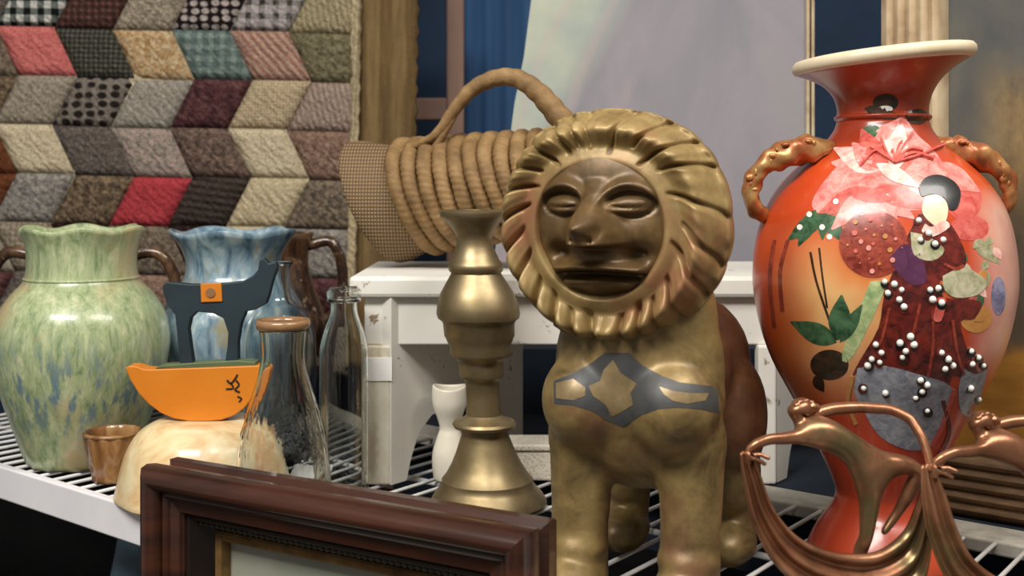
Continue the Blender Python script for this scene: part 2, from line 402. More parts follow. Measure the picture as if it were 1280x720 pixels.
# red vase
t = NT('vermilion_enamel'); co = t.coord(); xyz = t.sep(co)
f = t.noise(9, co, 4, .5); c = t.ramp(f, [(.3, 'a83318'), (.5, 'c8481f'), (.7, 'd8602a')])
peach = t.math('MULTIPLY', t.rng(xyz[2], .12, .2), t.rng(xyz[2], .275, .22))
peach = t.math('MULTIPLY', peach, t.rng(xyz[0], .03, -.05)); peach = t.math('MULTIPLY', peach, t.rng(xyz[0], -.096, -.07))
c = t.mix(peach, c, t.ramp(t.noise(12, co, 3), [(.35, 'dd8a48'), (.65, 'e9c486')]))
pk = t.math('MULTIPLY', t.rng(xyz[0], .030, .06), t.math('MULTIPLY', t.rng(xyz[2], .15, .18), t.rng(xyz[2], .30, .28)))
c = t.mix(pk, c, t.ramp(t.noise(18, co, 4), [(.35, 'c48a7e'), (.65, 'd8ab98')])); c = t.mix(t.math('MAXIMUM', t.rng(xyz[2], .10, .06), t.rng(xyz[2], .315, .335)), c, t.ramp(f, [(.3, '8a2a18'), (.7, 'ab4224')])); t.base(c); M['vermilion'] = t.set(.3, 0, .25)
def enamel(n, a, b=None, sc=40):
    t = NT(n+'_enamel'); co = t.coord(); c = t.ramp(t.noise(sc*2.2, co, 6, .7, .6), [(.36, a), (.62, b or a)])
    t.base(c); t.bump(t.noise(160, co, 3), .12, .0006); M[n] = t.set(.32, 0, .2); return M[n]
enamel('pink', 'c9605a', 'eaa79c'); enamel('rose', 'b8403a', 'd97468'); enamel('leafg', '1c3822', '4d7350'); enamel('paleg', '7f9c66', 'c2ce96')
enamel('crimson', '6d1c14', 'a84a36', 60); enamel('kimono', '340f10', '7a2a20', 55); enamel('hair', '0c0b0c', '17171a'); enamel('skin', 'e0c7a4', 'e8d4b4')
enamel('greyblue', '747886', 'a9acb4', 60); enamel('pearl', 'e8e6dc', 'f4f2ea'); enamel('darkleaf', '161b12', '4a3220'); enamel('purple', '4a2440', '5d3050'); enamel('lilac', '4d5078', '9a96ae')
enamel('petalwhite', 'e09a90', 'f3d8cc'); enamel('sage', '85875f', 'c4bda0'); enamel('ochre', 'b87a3c', 'c8904c')
M['rimcream'] = simple('cream_biscuit', 'd8c3a0', 'e6d8bc', 30, .4, bump=.1)
M['handle'] = gilt('gilded_red_relief', [(.25, '7a3a20'), (.42, 'a5603a'), (.56, 'bd8f58'), (.74, 'd8b880')], .34, .35)

# fabrics for the quilt
FAB = {}
def fabric(key, kind, a, b, c=None, sc=1.0, ang=0.):
    t = NT('fabric_'+key); co = t.coord((1, 1, 1), rot=(0, ang, 0)); c = c or b
    fine = t.noise(230*sc, co, 3, .7)
    if kind == 'plain': col = t.ramp(t.noise(55, co, 5, .65), [(.3, a), (.7, b)])
    elif kind == 'speck': col = t.ramp(t.noise(190*sc, co, 4, .8), [(.38, a), (.5, b), (.6, c)])
    elif kind == 'dots':
        col = t.mix(t.ramp(t.vor(70*sc, t.coord((.75, 0, 1)), 'F1', .25), [(.34, 1.0), (.44, 0.0)]), a, b)
    elif kind == 'stripe':
        col = t.mix(t.ramp(t.wave(22*sc, co, 'X', .6, 3), [(.35, 0.0), (.65, 1.0)]), a, b); col = t.mix(t.ramp(fine, [(.5, 0.0), (.7, 1.0)]), col, c)
    elif kind == 'gingham':
        g = t.math('ADD', t.ramp(t.wave(15*sc, co, 'X'), [(.45, 0.0), (.55, .5)]), t.ramp(t.wave(15*sc, co, 'Z'), [(.45, 0.0), (.55, .5)]))
        col = t.ramp(g, [(0, a), (.5, c), (1., b)])
    else:   # plaid
        g = t.math('ADD', t.ramp(t.wave(30*sc, co, 'X', .4, 3), [(.5, 0.0), (.7, .5)]), t.ramp(t.wave(30*sc, co, 'Z', .4, 3), [(.5, 0.0), (.7, .5)]))
        col = t.mix(t.ramp(fine, [(.45, 0.0), (.7, .6)]), t.ramp(g, [(0, a), (.5, b), (1., c)]), a)
    col = t.mix(t.ramp(t.noise(340, co, 3, .8), [(.38, .62), (.6, 0.0)]), col, t.mix(1.0, col, '7a736c', 'MULTIPLY'))
    t.bump(t.math('ADD', t.noise(300, co, 3, .7), t.math('MULTIPLY', t.wave(26, t.coord(rot=(0, .75, 0)), 'X', 6, 2), .8)), .8, .002); t.base(col); FAB[key] = t.set(.95, 0, 0, .1)
fabric('gingham', 'gingham', 'd9d7d0', '161a1a', '6f7672')
fabric('coral', 'plain', 'c96a68', 'd98078'); fabric('tweed', 'speck', '857b6c', '9c9282', 'aea391'); fabric('cream', 'plain', 'c4b396', 'dacdad')
fabric('greyfloral', 'speck', '6e6a68', '8d8780', 'a8a196', .6); fabric('beigeplaid', 'plaid', 'a29783', '8b7f6c', '77695a', 1.3)
fabric('maroonplaid', 'plaid', '3c2b26', '5a3a34', '70504a'); fabric('greentweed', 'plaid', '33322c', '4a4a42', '6e6c60', 1.4)
fabric('houndstooth', 'dots', '837a71', '2a2321'); fabric('taupe', 'speck', '4d4743', '665d57', '7d736b'); fabric('brownmix', 'speck', '463a30', '6a5b4a', '927c62', .5)
fabric('blackwine', 'speck', '1c1214', '2a1a1c', '4a2a30', .5); fabric('tanspeck', 'speck', '7a6f60', '9d9180', 'b8ab94', .8); fabric('tanfloral', 'speck', 'a28055', 'c6a57c', 'd2c09a', .5)
fabric('greystripe', 'stripe', '8f887d', 'aaa296', 'b4b0a0', 1.2, .7); fabric('pinkfloral', 'speck', '7f746d', 'a2978b', 'b79d94', .7); fabric('red', 'plain', 'a83a42', 'c04a50')
fabric('greybrown', 'speck', '4f463d', '73675a', '93826e', .7); fabric('blackdots', 'dots', '231a1c', 'b8aca6', None, 1.2); fabric('teal', 'plaid', '5f706c', '748580', '93a098', .6)
fabric('wine', 'speck', '40282a', '563638', '6a4a48', .4); fabric('brownfloral', 'speck', '4f4039', '6b5a50', '8d7468', .7); fabric('darkstripe', 'stripe', '2e2622', '4a403a', '5a4e46', 1.3, 1.45)
fabric('whiteplaid', 'plaid', 'bcb4b2', '948c8a', '3d3a34', .5); fabric('pinkstripe', 'stripe', 'b59a84', '9a6a62', 'c7a794', 1.4, .75); fabric('beigecheck', 'plaid', 'ac9878', 'c6b292', 'cfc0a2', 2.2)
fabric('creamstripe', 'stripe', 'c2b18e', 'd2c3a1', 'cabd9f', 1., .5); fabric('khakistripe', 'stripe', '9c9072', 'b5a884', '857a5e', 1.6, .2); fabric('olive', 'speck', '5a553f', '766f54', '8d866a', .6)
fabric('pinkbeige', 'stripe', '8f7b6e', 'a9968a', 'b8a594', 1.7, .25); fabric('rust', 'plain', '5a321f', '7a4a30'); fabric('rosebrown', 'speck', '6f564a', '8a6e60', 'a08674', .7); fabric('binding', 'plain', 'b8a684', 'd2c29e')

# ------------------------------------------------------------------ setting
v, f = box(-3, 3, -2.5, 2.25, -.03, 0); struct('floor', v, f, M['floor'])
v, f = box(-3, 3, 2.1, 2.2, 0, 2.9); struct('wall_back', v, f, M['navy'])
bp0, bp1 = at(581, 0, 2.08).x, at(700, 0, 2.08).x
solo('blue_curtain', 'plain blue curtain hanging on the navy wall behind the easel', 'curtain',
     [Vector((bp0+(bp1-bp0)*i/24, 2.07-.006*math.sin(i*1.3)-.01*k, zz)) for k in (0, 1) for zz in (.4, 1.95) for i in range(25)],
     [(i, i+1, 26+i, 25+i) for i in range(24)]+[(50+i, 75+i, 76+i, 51+i) for i in range(24)]+[(i, 50+i, 51+i, i+1) for i in range(24)]+[(25+i, 26+i, 76+i, 75+i) for i in range(24)]+[(0, 25, 75, 50), (24, 74, 99, 49)],
     M['bluep'], (0, 0, 0))

# ledge behind the shelf
lp = [sn(-1.0, 1.037, 0), sn(.3, 1.037, 0), Vector((1.3, .63, 0)), Vector((1.3, 1.68, 0)), Vector((sn(-1.0, 1.037, 0).x, 1.68, 0))]
v, f = prism(lp, 0, SZ); solo('display_plinth', 'dark navy cloth covered plinth behind the wire shelf', 'plinth', v, f, M['navycloth'], (0, 0, 0), False)
# bench in front (below the picture): carries the framed print
bc = sn(-.35, .42, 0)
bench = thing('low_bench', 'dark wooden bench below the frame in front of the shelf', 'bench', bc)
v, f = obox(sn(-1.15, .27, .72), DV*1.15, NV*.50, (0, 0, .03)); part('bench_top', v, f, M['bench'], bench, False)
for ss in (-1.13, -.06):
    for nn in (.29, .71):
        v, f = obox(sn(ss, nn, .0), DV*.04, NV*.04, (0, 0, .72)); part('leg', v, f, M['bench'], bench, False)

# ------------------------------------------------------------------ wire shelf
S0, S1, N0, N1 = -1.44, .16, .602, 1.035
shelf = thing('wire_shelf', 'white wire shelf with a white front board carrying the pottery', 'shelf', sn(-.6, .8, SZ-.01))
v, f = obox(sn(S0, N0, SZ-.034), DV*(S1-S0), NV*.010, (0, 0, .034)); bevel(part('front_board', v, f, M['board'], shelf, False), .0015)
v, f = obox(sn(S0, .99, SZ-.012), DV*(S1-S0), NV*.045, (0, 0, .0125)); bevel(part('back_rail', v, f, M['rail'], shelf, False), .002)
v, f = obox(sn(-1.55, .79, .005), DV*1.67, NV*.19, (0, 0, .925)); o = part('under_shelf_shade', v, f, M['black'], shelf, False); o['label'] = 'added black block standing in for shade below the wires'  # black box added in place of the shade under the shelf
for nn in (.72, .86):
    v, f = tube([sn(S0, nn, SZ-.0085), sn(S1, nn, SZ-.0085)], .003, 8); part('cross_rod', v, f, M['wire'], shelf)
o0 = origin_of(shelf); a0 = sn(0, N0+.01, SZ-.0022)-sn(0, 0, 0); b0 = sn(0, .992, SZ-.0022)
v, f = tube([NV*0, NV*(.992-N0-.01)], .0019, 6); wm = mesh('wire', v, f); wm.materials.append(M['wire'])
k = 0; s = S0+.012
while s < S1-.01:
    o = bpy.data.objects.new('wire', wm); C.objects.link(o); o.parent = shelf; o.location = sn(s, N0+.01, SZ-.0022)-o0; s += .0254
for ss, nn in ((S0+.02, .62), (S1-.03, .62), (S0+.02, 1.0), (S1-.03, 1.0)):
    v, f = tube([sn(ss, nn, 0), sn(ss, nn, SZ-.034)], .012, 12); part('post', v, f, M['wire'], shelf)

# ------------------------------------------------------------------ quilt
QY = 1.72; px = QY/F
qo = at(98, 97, QY); quilt = thing('patchwork_quilt', 'hanging patchwork quilt of zigzag parallelogram scraps with tan sacking edge', 'quilt', qo)
quilt.rotation_euler = (0, math.radians(1.1), 0)
cw, rh, am = 73*px, 61*px, 30*px
def patch_mesh(sgn, straight=False):
    n = 8; V = []; Fc = []
    for j in range(n+1):
        for i in range(n+1):
            u, t_ = i/n, j/n
            x = u*cw-am*.5*sgn*(1-2*t_)*((1-u) if straight else 1.0); z = -t_*rh
            e = min(u, 1-u, t_, 1-t_); puff = .0065*(1-math.exp(-e*11))+.0014*math.sin(9*u+5*t_*sgn)*math.sin(7*t_)*min(1, e*6)
            V.append(Vector((x, -.004-puff, z)))
    for j in range(n):
        for i in range(n): a = j*(n+1)+i; Fc.append((a, a+n+1, a+n+2, a+1))
    # closed back
    k = len(V); V += [Vector((p.x, 0, p.z)) for p in (V[0], V[n], V[-1], V[n*(n+1)])]
    rim = [[i for i in range(n+1)], [i*(n+1)+n for i in range(n+1)], [n*(n+1)+n-i for i in range(n+1)], [(n-i)*(n+1) for i in range(n+1)]]
    for q in range(4): Fc.append(tuple(rim[q])+(k+(q+1) % 4, k+q))
    Fc.append((k, k+1, k+2, k+3)); return mesh('patch', V, Fc)
pm = {1: patch_mesh(1), -1: patch_mesh(-1), 2: patch_mesh(1, True), -2: patch_mesh(-1, True)}
for q in pm.values(): q.materials.append(FAB['cream'])
cols = ['greytweed', ] ; T = [
 # Z            A              B              C             D              E             F
 ['beigeplaid', 'tweed',      'taupe',       'cream',      'wine',        'tanspeck',   'olive'],
 ['taupe',      'gingham',    'maroonplaid', 'tanspeck',   'blackdots',   'whiteplaid', 'khakistripe'],
 ['greybrown',  'coral',      'greentweed',  'tanfloral',  'teal',        'pinkstripe', 'olive'],
 ['brownmix',   'tweed',      'houndstooth', 'greystripe', 'wine',        'beigecheck', 'pinkbeige'],
 ['rust',       'cream',      'taupe',       'pinkfloral', 'brownfloral', 'cream',      'rosebrown'],
 ['rust',       'greyfloral', 'brownmix',    'red',        'darkstripe',  'creamstripe','greybrown'],
 ['tweed',      'beigeplaid', 'blackwine',   'greybrown',  'blackwine',   'cream',      'greyfloral'],
 ['wine',       'taupe',      'tanspeck',    'rosebrown',  'brownmix',    'tanfloral',  'wine'],
 ['cream',      'brownmix',   'greyfloral',  'taupe',      'cream',       'wine',       'tweed'],
]
for r, row in enumerate(T):
    for c_, key in enumerate(row):
        sg = 1 if r % 2 == 0 else -1        # even rows shift right going down
        o = bpy.data.objects.new('patch', pm[sg*2 if c_ == 6 else sg]); C.objects.link(o); o.parent = quilt
        o.location = ((c_-2)*cw-am*.5, 0, (3-r)*rh+.003*math.sin(c_*1.7)*.5)
        o.material_slots[0].link = 'OBJECT'; o.material_slots[0].material = FAB[key]
def qpart(name, x0, x1, mat, y0, y1, wob):
    V = []; Fc = []; n = 60
    for k_ in range(2):
        for j in range(n+1):
            z = (3.2-9.0*j/n)*rh
            w0 = wob*math.sin(j*1.9); w1 = wob*math.sin(j*2.3+1)
            for i in range(7):
                u = i/6; V.append(Vector((x0+w0+(x1+w1-x0-w0)*u, (y0-.006*math.sin(PI*u)-.003*math.sin(u*9+j*.15)) if k_ == 0 else y1, z)))
    L = (n+1)*7
    for j in range(n):
        for i in range(6):
            a = j*7+i; Fc.append((a, a+7, a+8, a+1)); Fc.append((L+a, L+a+1, L+a+8, L+a+7))
        Fc.append((j*7, L+j*7, L+j*7+7, j*7+7)); Fc.append((j*7+6, j*7+13, L+j*7+13, L+j*7+6))
    for j in (0, n): Fc.append(tuple(j*7+i for i in range(7))+tuple(L+j*7+i for i in range(6, -1, -1)))
    me = mesh(name, V, Fc); me.materials.append(mat); o = bpy.data.objects.new(name, me); C.objects.link(o); o.parent = quilt; return o
xr = 5*cw-am*.5
qpart('backing', -2*cw-am, xr-.01, FAB['cream'], .004, .010, 0)
qpart('binding', xr-9*px, xr+2*px, FAB['binding'], -.008, .003, .0012)
qpart('sacking_edge', xr-6*px, at(520, 0, QY).x-qo.x, M['burlap'], .006, .026, .0022)

# ------------------------------------------------------------------ easel, canvas, landscape
eY = 1.86; e0 = at(569, 300, eY); easel = thing('wooden_easel', 'pinkish brown wooden easel post with crossbar behind the quilt', 'easel', (e0.x, eY, 0))
wpx = eY/F
v, f = box(e0.x-11*wpx, e0.x+11*wpx, eY, eY+.025, 0, 1.95); bevel(part('post', v, f, M['easel'], easel, False), .003)
v, f = box(at(470, 0, eY).x, at(492, 0, eY).x, eY, eY+.025, 0, 1.95); bevel(part('post', v, f, M['easel'], easel, False), .003)
v, f = box(at(480, 0, eY).x, at(566, 0, eY).x, eY+.004, eY+.022, at(0, 150, eY).z, at(0, 122, eY).z); bevel(part('crossbar', v, f, M['easel'], easel, False), .003)
cY = 1.52; cb = at(825, 0, cY); v, f = box(cb.x-.30, cb.x+.34, 1.46, 1.66, SZ, 1.085); solo('display_riser', 'low navy cloth covered riser under the pale canvas', 'riser', v, f, M['navycloth'], (cb.x, 1.56, SZ), False)
canvas = thing('canvas_painting', 'large pale lavender grey canvas painting standing behind the lion', 'painting', (cb.x, cY, 1.085))
zt = at(0, -70, cY).z; zb = 1.0855
poly = [(at(604, 0, cY).x, cY, zb), (at(1007, 0, cY).x, cY, zb), (at(1007, 0, cY).x, cY, zt)]+[tuple(at(xp, yp, cY)) for xp, yp in ((669, -70), (664, 0), (655, 70), (643, 130), (634, 200), (626, 260))]
v, f = slab(poly, (0, .018, 0)); part('painted_panel', v, f, M['canvas'], canvas, False)
for xa, xb, mt, dy in ((1007, 1011, 'moulding', -.004), (1011, 1013.5, 'ebony', -.002), (1013.5, 1017, 'moulding', -.004)):
    v, f = box(at(xa, 0, cY).x, at(xb, 0, cY).x, cY+dy, cY+.02, zb, zt); part('edge_strip', v, f, M[mt], canvas, False)

def moulded_frame(root, org, ex, ey, W, H, prof, mats, names=('side_rail', 'top_rail', 'side_rail', 'bottom_rail')):
    """org lower-left front corner, ex along, ez up, ey towards the back; prof: closed loop (inset, depth) -> mitred rails"""
    ez = Vector((0, 0, 1)); out = []
    cor = [((0, 0), (0, H)), ((0, H), (W, H)), ((W, H), (W, 0)), ((W, 0), (0, 0))]
    ins = {(0, 0): (1, 1), (0, H): (1, -1), (W, H): (-1, -1), (W, 0): (-1, 1)}
    for (a, b), nm in zip(cor, names):
        V = []; n = len(prof)
        for c_ in (a, b):
            sx, sz = ins[c_]
            for w_, d_ in prof: V.append(org+ex*(c_[0]+sx*w_)+ez*(c_[1]+sz*w_)+ey*d_)
        Fc = [(i, (i+1) % n, n+(i+1) % n, n+i) for i in range(n)]+[tuple(range(n)), tuple(range(2*n-1, n-1, -1))]
        out.append(part(nm, V, Fc, mats, root, True, 35))
    return out
# landscape picture at the right
lo = sn(-.3767, 1.045, SZ); land = thing('framed_landscape', 'dark mountain landscape painting in beige fluted frame behind the red vase', 'painting', lo)
flute = [(0, .035), (0, .004)]+[(.003+.0102*i+q, -.004*math.sin(PI*(q/.0095))+.002*i*.5) for i in range(5) for q in (0.0, .0024, .0048, .0072, .0095)]+[(.056, .022), (.056, .035)]
LW, LH = .62, .62
rails = moulded_frame(land, lo, DV, NV, LW, LH, flute, M['moulding'])
rails[3].data.materials[0] = M['brownrail']; rails[3]['label'] = 'brown bottom rail of the frame'  # bottom rail coloured a darker brown than the other three
pl = bpy.data.objects.new('picture', None)
v, f = obox(Vector((.05, .024, .05)), (LW-.1, 0, 0), (0, .008, 0), (0, 0, LH-.1)); me = mesh('picture', v, f, False); me.materials.append(M['landscape'])
pl = bpy.data.objects.new('picture', me); C.objects.link(pl); pl.parent = land; pl.rotation_euler = (0, 0, -TH)

# ------------------------------------------------------------------ white stool
st = thing('painted_stool', 'small white stool with chipped paint carrying the wicker basket', 'stool', (.06, 1.22, SZ))
sx0, sx1, sy0, sy1, sz1 = -.162, .285, 1.112, 1.335, 1.208
v, f = prism([(sx0, sy0), (sx1, sy0), (.415, 1.30), (.415, sy1), (sx0, sy1)], sz1-.021, sz1); bevel(part('stool_top', v, f, M['white'], st, False), .004)
v, f = box(-.148, .272, sy0+.010, sy0+.024, 1.139, sz1-.021); bevel(part('apron', v, f, M['white'], st, False), .0015)
v, f = box(-.148, .36, sy1-.024, sy1-.01, 1.139, sz1-.021); bevel(part('apron', v, f, M['white'], st, False), .0015)
def leg_panel(p0, dirv, ln, th, zb0):
    """board leg with an arched cut at its foot"""
    d = Vector(dirv).normalized(); nr = Vector((d.y, -d.x, 0)); prof = [(0, zb0), (.022, zb0), (.028, zb0+.02), (.04, zb0+.045), (.06, zb0+.06), (ln/2, zb0+.066)]
    pr = prof+[(ln-a, b) for a, b in reversed(prof[:-1])]+[(ln, 1.187), (0, 1.187)]
    return slab([Vector(p0)+d*a+Vector((0, 0, b-Vector(p0).z)) for a, b in pr], nr*th)
v, f = leg_panel((-.120, 1.114, SZ), (.616, .788, 0), .215, -.016, SZ+.0005); part('leg_panel', v, f, M['white'], st, False)
v, f = leg_panel((.266, 1.122, SZ), (.616, .788, 0), .20, -.016, SZ+.0012); part('leg_panel', v, f, M['white'], st, False)
v, f = box(-.147, -.121, sy0+.002, sy0+.02, SZ+.0005, 1.139); bevel(part('leg_post', v, f, M['worn'], st, False), .002)
v, f = box(.245, .263, sy0+.002, sy0+.02, SZ+.0012, 1.139); bevel(part('leg_post', v, f, M['white'], st, False), .002)
v, f = box(at(461, 0, 1.113).x, at(490, 0, 1.113).x, sy0+.0006, sy0+.002, at(0, 476, 1.113).z, at(0, 447, 1.113).z); o = part('price_sticker', v, f, M['card'], st, False); o['label'] = 'blank white paper sticker on the stool leg'

# ------------------------------------------------------------------ wicker basket on its side
A = Vector((-.143, 1.258, 1.2815)); B = Vector((.080, 1.18, 1.310)); axv = (A-B).normalized()
bk = thing('wicker_basket', 'coiled wicker basket with arched rope handle lying on the white stool', 'basket', ((A.x+B.x)/2, (A.y+B.y)/2, sz1))
L = (A-B).length; nco = 12; ex_ = Vector((0, 0, 1)).cross(axv).normalized(); ey_ = axv.cross(ex_); nk_ = 224
for i in range(nco):
    u = .19+.79*i/(nco-1); c = A.lerp(B, u); R = .0660-.017*u-.004; r0 = .0088
    path = [c+ex_*(R*math.cos(2*PI*k/nk_))+ey_*(R*math.sin(2*PI*k/nk_))+axv*(.0010*math.sin(2*PI*k/nk_*3+i)) for k in range(nk_)]
    V, Fc = tube(path, [r0]*nk_, 10, lambda q, th: 1+.11*abs(math.sin(q*PI*56/nk_+th*.5))-.06+.03*math.sin(q*.31+i), True); part('coil', [p+axv*(.20*(p.z-c.z)) for p in V], Fc, M['rope'], bk)
prof = [(.0660, -.011), (.0705, -.0105), (.0712, -.006), (.0700, .002), (.0665, .014), (.0625, .026), (.0600, .036), (.0570, .044)]
prof = [(float(a), float(b)) for a, b in cr(prof, 4)]
V, Fc = lathe(prof+[(r-.003, h) for r, h in reversed(prof)], A, 96, lambda r, h, th: (r*(1+.004*math.sin(48*th)), h), False, -axv); part('rim_band', [p+axv*(.30*(p.z-A.z)) for p in V], Fc, M['weave'], bk)
V, Fc = lathe([(.0001, L-.002), (.040, L-.004), (.045, L-.012)], A, 48, None, False, -axv); part('base_disc', V, Fc, M['weave'], bk)
hp = cr([(487, 196, 1.215, 3.5), (515, 184, 1.21, 4.5), (545, 168, 1.20, 6), (568, 137, 1.195, 8), (590, 112, 1.19, 9.5), (618, 98, 1.185, 10.5), (646, 98, 1.18, 11.5), (672, 115, 1.175, 13), (695, 141, 1.17, 14.5), (716, 168, 1.165, 15), (728, 200, 1.165, 14)], 9)
V, Fc = tube([at(p[0], p[1], p[2]) for p in hp], [p[3]*1.18/F for p in hp], 14, lambda q, th: 1+.11*abs(math.sin(q*.62+th*.5))-.05); part('handle', V, Fc, M['rope'], bk)
hp = cr([(535, 196, 1.2, 4), (548, 178, 1.2, 5), (562, 153, 1.197, 5.5), (572, 135, 1.195, 5)], 5)
V, Fc = tube([at(p[0], p[1], p[2]) for p in hp], [p[3]*1.18/F for p in hp], 8); part('handle_strand', V, Fc, M['rope'], bk)

# ------------------------------------------------------------------ pottery on the left
def sm_(x, a, b):
    t_ = max(0, min(1, (x-a)/(b-a))); return t_*t_*(3-2*t_)
def pxprof(pts, cy, Y, zb=None):
    """(half width px, row px) bottom-up -> (r, height above the shelf)"""
    return [(h*Y/F, CZ+(HY-y)*Y/F-(SZ if zb is None else zb)) for h, y in pts]
def rimmod(top, n, amp, ear=0, ph=0):
    def m(r, h, th):
        k = max(0, min(1, (h-top+.045)/.045)); return r*(1+amp*.9*k*k*math.cos(n*th+ph)), h+k*k*amp*.035*math.cos(n*th+ph+1.0)*1.6
    return m
gY = 1.215; gc = Vector(((103-640)*gY/F, gY, SZ))
gp = [(60, 0), (66, .004)]
gprof = [(.050, 0), (.056, .003), (.0615, .016), (.0715, .045), (.0835, .082), (.0905, .118), (.0905, .140), (.085, .162), (.072, .182), (.0615, .193), (.0575, .203), (.0565, .218), (.0585, .235), (.0645, .2515)]
g = thing('green_vase', 'big pale green drip glazed vase with a wavy rim', 'vase', gc)
V, Fc = vessel(gprof, .005, gc, 72, rimmod(.2515, 6, .045)); part('body', V, Fc, M['green'], g)
V, Fc = tube([gc+Vector((.0585*math.cos(2*PI*k/60), .0585*math.sin(2*PI*k/60), .1985)) for k in range(60)], .0016, 8, None, True); part('neck_ring', V, Fc, M['green'], g)
# blue vase
bY = 1.35; bc_ = Vector(((292-640)*bY/F, bY, SZ))
bprof = [(.048, 0), (.053, .003), (.060, .02), (.074, .06), (.086, .105), (.0885, .130), (.082, .158), (.068, .182), (.058, .198), (.0555, .213), (.060, .231), (.0735, .2545)]
b = thing('blue_vase', 'blue and cream drip glazed vase behind the dark animal cutout', 'vase', bc_)
V, Fc = vessel([(r, h*.955) for r, h in bprof], .005, bc_, 72, rimmod(.243, 5, .05, 0, .6)); part('body', V, Fc, M['blue'], b)
# dark brown two-handled jugs behind
def jug(px_, Y, top, sc, label):
    c = Vector(((px_-640)*Y/F, Y, SZ)); j = thing('brown_jug', label, 'jug', c)
    prof = [(.045*sc, 0), (.05*sc, .004), (.068*sc, .05), (.078*sc, .10), (.072*sc, top-.11), (.05*sc, top-.06), (.046*sc, top-.03), (.055*sc, top)]
    V, Fc = vessel(prof, .005, c, 56); part('body', V, Fc, M['brownpot'], j)
    for sg in (-1, 1):
        pth = cr([(sg*.046*sc, 0, top-.016), (sg*.085*sc, 0, top-.012), (sg*.104*sc, 0, top-.05), (sg*.098*sc, 0, top-.10), (sg*.068*sc, 0, top-.125)], 6)
        V, Fc = tube([c+Vector(p) for p in pth], .0075, 12); part('handle', V, Fc, M['brownpot'], j)
jug(103, 1.40, .225, 1.12, 'dark brown two handled jug half hidden behind the green vase')
jug(352, 1.535, .232, .80, 'dark brown handled jug half hidden behind the blue vase')
# amber-brown cup
cY_ = 1.133; cc = Vector(((141-640)*cY_/F, cY_, SZ))
V, Fc = vessel([(.016, 0), (.019, .002), (.021, .012), (.0255, .03), (.0285, .05)], .003, cc, 48, lambda r, h, th: (r*(1+.03*math.cos(12*th)), h))
cup = thing('brown_cup', 'small fluted amber brown cup between the green vase and cream dome', 'cup', cc); part('body', V, Fc, M['cup'], cup)
V, Fc = tube([cc+Vector((.0278*math.cos(2*PI*k/48), .0278*math.sin(2*PI*k/48), .049)) for k in range(48)], .0018, 8, None, True); part('rim', V, Fc, M['cup'], cup)
# cream dome bowl turned over
dY = 1.09; dc = Vector(((256-640)*dY/F, dY, SZ))
dprof = [(.083, 0), (.0828, .004), (.081, .012), (.078, .026), (.0725, .044), (.063, .060), (.048, .0695), (.035, .0715), (.03, .0712), (.0, .0708)]
V, Fc = lathe([(float(r), float(h)) for r, h in cr(dprof, 4)], dc, 72, lambda r, h, th: (r*(1+.012*math.cos(9*th)*(1-h/.075)), h))
solo('marbled_bowl', 'cream marbled bowl turned upside down under the orange rocker', 'bowl', V, Fc, M['marble'], dc)
# folk-art animal on rocker (stands on the bowl)
rY = 1.09; rz = SZ+.0712
def rp(x, y, dy=0): p = at(x, y, rY); return Vector((p.x, rY+dy, p.z))
shift = rz-at(0, 521, rY).z
fa = thing('rocking_animal', 'flat painted wooden animal with orange rocker on the cream bowl', 'figurine', rp(243, 521)+Vector((0, 0, shift)))
def cut(name, pts, y0, y1, mat, k=0, bev=.001):
    if k: pts = [tuple(p) for p in cr(pts+[pts[0]], k)][:-1]
    poly = [rp(p[0], p[1], y0)+Vector((0, 0, shift)) for p in pts]
    v, f = slab(poly, (0, y1-y0, 0)); o = part(name, v, f, mat, fa, False)
    if bev: bevel(o, bev)
    return o
cut('rocker', [(161, 455), (165, 452.5), (175, 453), (182, 456), (190, 457), (250, 455), (327, 452), (331, 456), (328, 472), (320, 490), (308, 505), (295, 514), (280, 519.5), (262, 521), (240, 521), (222, 518), (205, 511), (190, 500), (177, 486), (167, 470)], -.010, .010, M['orange'])
cut('ground_strip', [(196, 456.5), (204, 452), (230, 450), (300, 446), (322, 448), (322, 453), (250, 456)], -.008, .008, M['olive'])
cut('animal', [(206, 352), (212, 349), (240, 352), (280, 351), (305, 348), (318, 341), (324, 334), (326, 322), (331, 319), (337, 326), (346, 324), (348, 331), (343, 345), (338, 364), (334, 376), (322, 383), (309, 386), (303, 400), (299, 424), (299, 448), (283, 450), (286, 430), (287, 412), (281, 394), (268, 388), (248, 386), (240, 394), (237, 408), (240, 430), (243, 451), (227, 452), (225, 430), (223, 410), (221, 390), (211, 376), (206, 362)], -.006, .006, M['slate'])
sd = cut('saddle', [(253, 351), (279, 350), (280, 373), (254, 374)], -.0075, -.0055, M['orange'], 0, .0005); sd['label'] = 'orange square saddle patch'
cut('saddle_dot', circ(266, 362, 6, n=12), -.0085, -.007, M['amber'], 0, 0)
for nm, pts, wd in (('signature', [(287, 470), (292, 474), (298, 467), (300, 463)], 2.2), ('signature', [(292, 474), (295, 480), (286, 481)], 1.8), ('signature', [(298, 470), (302, 476), (297, 482), (303, 485)], 2.0), ('signature', [(300, 490), (305, 493), (302, 497)], 1.8)):
    cut(nm, stroke(pts, wd), -.0107, -.0097, M['ink'], 0, 0)

